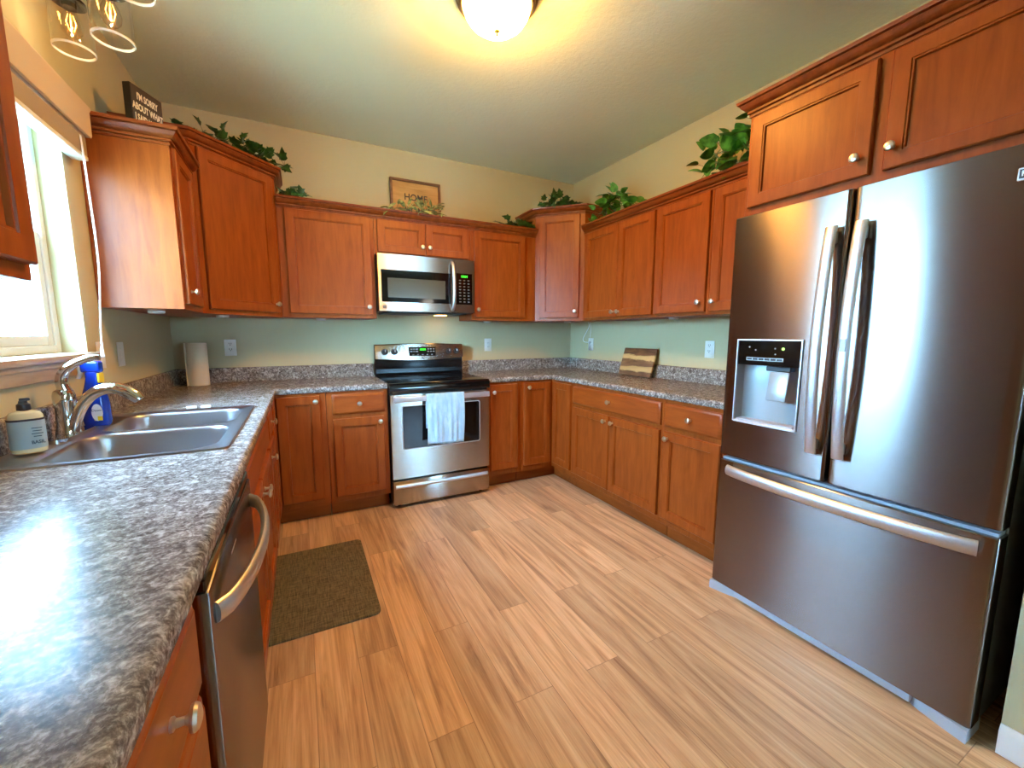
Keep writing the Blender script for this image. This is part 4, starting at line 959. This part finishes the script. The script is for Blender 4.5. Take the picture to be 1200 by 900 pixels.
text('lettering', 'HOME', 0.072, M['burn_text'], hs, TL @ T(0.0, -0.0165, 0.126) @ UPR, bold=0.0012, sx=0.95)

# ------------------------------------------------------------------ ivy and leaves
IVY = [(0, 0), (0.16, -0.10), (0.46, 0.02), (0.36, 0.22), (0.52, 0.46), (0.28, 0.50), (0.18, 0.72), (0, 1.0)]
POT = [(0, 0), (0.22, -0.08), (0.40, 0.08), (0.46, 0.32), (0.34, 0.62), (0.14, 0.88), (0, 1.0)]
LAN = [(0, 0), (0.10, 0.10), (0.17, 0.35), (0.15, 0.65), (0.07, 0.88), (0, 1.0)]
def leaf(bm, shape, M4, size, fold=0.25):
    mid = [bm.verts.new(M4 @ Vector((0, y * size, -0.18 * size * y * y))) for y in [p[1] for p in shape]]
    for s in (1, -1):
        ed = [mid[0]] + [bm.verts.new(M4 @ Vector((s * x * size, y * size, fold * x * size - 0.18 * size * y * y))) for x, y in shape[1:-1]] + [mid[-1]]
        for k in range(len(ed) - 1):
            vs = [ed[k], ed[k + 1], mid[k + 1], mid[k]]; u = []
            for v in vs:
                if v not in u: u.append(v)
            if len(u) > 2:
                try: bm.faces.new(u)
                except ValueError: pass
def plant(name, label, mat, shape, paths, n, size, spread, base, rnd=1, group=None, zmin=None, up=0.35, pot=None):
    rs = random.Random(rnd); r = thing(name, label, 'plant', base, 0, group); X = T(-base[0], -base[1], -base[2])
    bm = bmesh.new(); lf = bmesh.new()
    for p in paths:
        sp_ = smooth_path(p, 6); tube(bm, sp_, 0.0022, 6)
        for i in range(n):
            q = sp_[int(rs.random() * (len(sp_) - 1))].copy()
            off = Vector((rs.gauss(0, 1), rs.gauss(0, 1), rs.gauss(0, 1) * 0.8)) * spread
            q2 = q + off
            if zmin is not None: q2.z = max(q2.z, zmin + 0.01)
            q2.x = min(max(q2.x, 0.03), W - 0.04); q2.y = min(q2.y, -0.04)
            s = size * rs.uniform(0.65, 1.15)
            d = off.normalized() if off.length > 1e-4 else Vector((0, 0, 1))
            rot = Vector((d.x, d.y, d.z * 0.6 + up * 0.5)).to_track_quat('Y', 'Z').to_matrix().to_4x4()
            rot = rot @ Matrix.Rotation(rs.uniform(-0.9, 0.9), 4, 'Y') @ Matrix.Rotation(rs.uniform(-0.5, 0.5), 4, 'X')
            leaf(lf, shape, Matrix.Translation(q2) @ rot, s)
            if off.length > 0.02: tube(bm, [q, (q + q2) / 2 + Vector((0, 0, 0.006)), q2], 0.0012, 5)
    obj('vines', bm, M['stem'], r, xf=X); l = obj('leaves', lf, mat, r, xf=X, ang=60)
    if pot:
        obj('pot', lathe(bmesh.new(), [(0, 0), (pot * 0.75, 0), (pot, 0.05), (pot * 1.05, 0.055), (pot * 0.95, 0.05), (0, 0.045)], Matrix(), 24), M['pot'], r)
    return r
GI = 'artificial greenery on top of the cabinets'
plant('ivy_garland', 'dark ivy garland trailing over the left diagonal corner cabinet', M['ivy'], IVY,
      [[(0.26, -0.62, 2.348), (0.32, -0.56, 2.365), (0.42, -0.50, 2.36), (0.52, -0.42, 2.362), (0.62, -0.34, 2.360), (0.70, -0.26, 2.385), (0.80, -0.24, 2.38)], [(0.40, -0.56, 2.37), (0.52, -0.46, 2.39), (0.66, -0.34, 2.39)]], 42, 0.066, 0.028, (0.45, -0.45, 2.339), 3, GI, 2.362)
plant('ivy_sprig', 'small green ivy sprig at the foot of the left corner cabinet, on the crown', M['ivy'], IVY,
      [[(0.72, -0.30, 2.185), (0.79, -0.29, 2.20), (0.86, -0.29, 2.19)]], 34, 0.060, 0.024, (0.78, -0.30, 2.168), 4, GI, 2.172)
plant('leaf_garland', 'yellow-green slender-leaved garland in front of the home sign', M['varieg'], LAN,
      [[(1.40, -0.325, 2.172), (1.52, -0.33, 2.19), (1.62, -0.33, 2.18), (1.74, -0.335, 2.20), (1.86, -0.33, 2.18)], [(1.66, -0.34, 2.18), (1.72, -0.345, 2.20), (1.78, -0.34, 2.19)]], 34, 0.075, 0.018, (1.62, -0.32, 2.168), 5, GI, 2.172)
plant('ivy_sprig', 'ivy sprig on the crown just left of the right corner cabinet', M['ivy'], IVY,
      [[(2.38, -0.29, 2.18), (2.46, -0.29, 2.20), (2.56, -0.29, 2.20), (2.62, -0.29, 2.19)]], 40, 0.068, 0.024, (2.50, -0.30, 2.168), 6, GI, 2.172)
plant('ivy_bunch', 'flat dark ivy bunch on top of the right corner cabinet', M['ivy'], IVY,
      [[(2.74, -0.30, 2.36), (2.86, -0.34, 2.39), (3.00, -0.36, 2.40), (3.14, -0.36, 2.37)], [(2.84, -0.30, 2.36), (2.94, -0.30, 2.41), (3.06, -0.32, 2.40)]], 34, 0.072, 0.034, (2.95, -0.33, 2.339), 7, GI, 2.345)
plant('leafy_vine', 'bright green leafy vine on the right cabinets near the corner', M['pothos'], POT,
      [[(3.06, -0.66, 2.18), (3.04, -0.75, 2.24), (3.06, -0.85, 2.29), (3.06, -0.95, 2.27), (3.06, -1.08, 2.22), (3.05, -1.18, 2.20)], [(3.05, -0.80, 2.20), (3.05, -0.88, 2.33), (3.06, -0.95, 2.30)]], 34, 0.078, 0.036, (3.05, -0.88, 2.168), 8, GI, 2.172)
plant('leafy_vine', 'tall bright green leafy plant beside the refrigerator cabinet', M['pothos'], POT,
      [[(3.06, -1.72, 2.20), (3.04, -1.78, 2.30), (3.05, -1.88, 2.32), (3.06, -2.00, 2.35)], [(3.05, -1.82, 2.20), (3.05, -1.92, 2.31), (3.06, -2.04, 2.36), (3.05, -2.12, 2.38)], [(3.04, -1.95, 2.20), (3.04, -2.02, 2.28), (3.05, -2.12, 2.34)]], 30, 0.088, 0.045, (3.05, -1.98, 2.136), 9, GI, 2.172, pot=0.06)

# ------------------------------------------------------------------ outdoors beyond the window
bm = bmesh.new(); bx(bm, -60, -0.3, -30, 30, -0.65, -0.6)
g_ = obj('lawn', bm, M['grass'], smooth=False); g_['kind'] = 'structure'
rs = random.Random(5)
for i, (x, y, s) in enumerate(((-14, 4.5, 1.3), (-15, -2.0, 1.4), (-13, 10.5, 1.2), (-16, 17.5, 1.6))):
    bm = bmesh.new(); bmesh.ops.create_icosphere(bm, subdivisions=4, radius=1.0)
    for v in bm.verts:
        n_ = v.co.normalized(); k = 1 + 0.10 * math.sin(n_.x * 7 + i) * math.cos(n_.y * 9) + 0.06 * math.sin(n_.z * 17 + n_.x * 13) + rs.uniform(-0.03, 0.03)
        v.co = Vector((n_.x * s * 1.5 * k, n_.y * s * 1.8 * k, n_.z * s * k))
    o = obj('garden_bush', bm, M['hedge']); o.location = (x, y, s * 0.75 - 0.6)
    tag(o, 'hazy green bush in the garden beyond the sink window', 'bush', 'bushes outside the window')
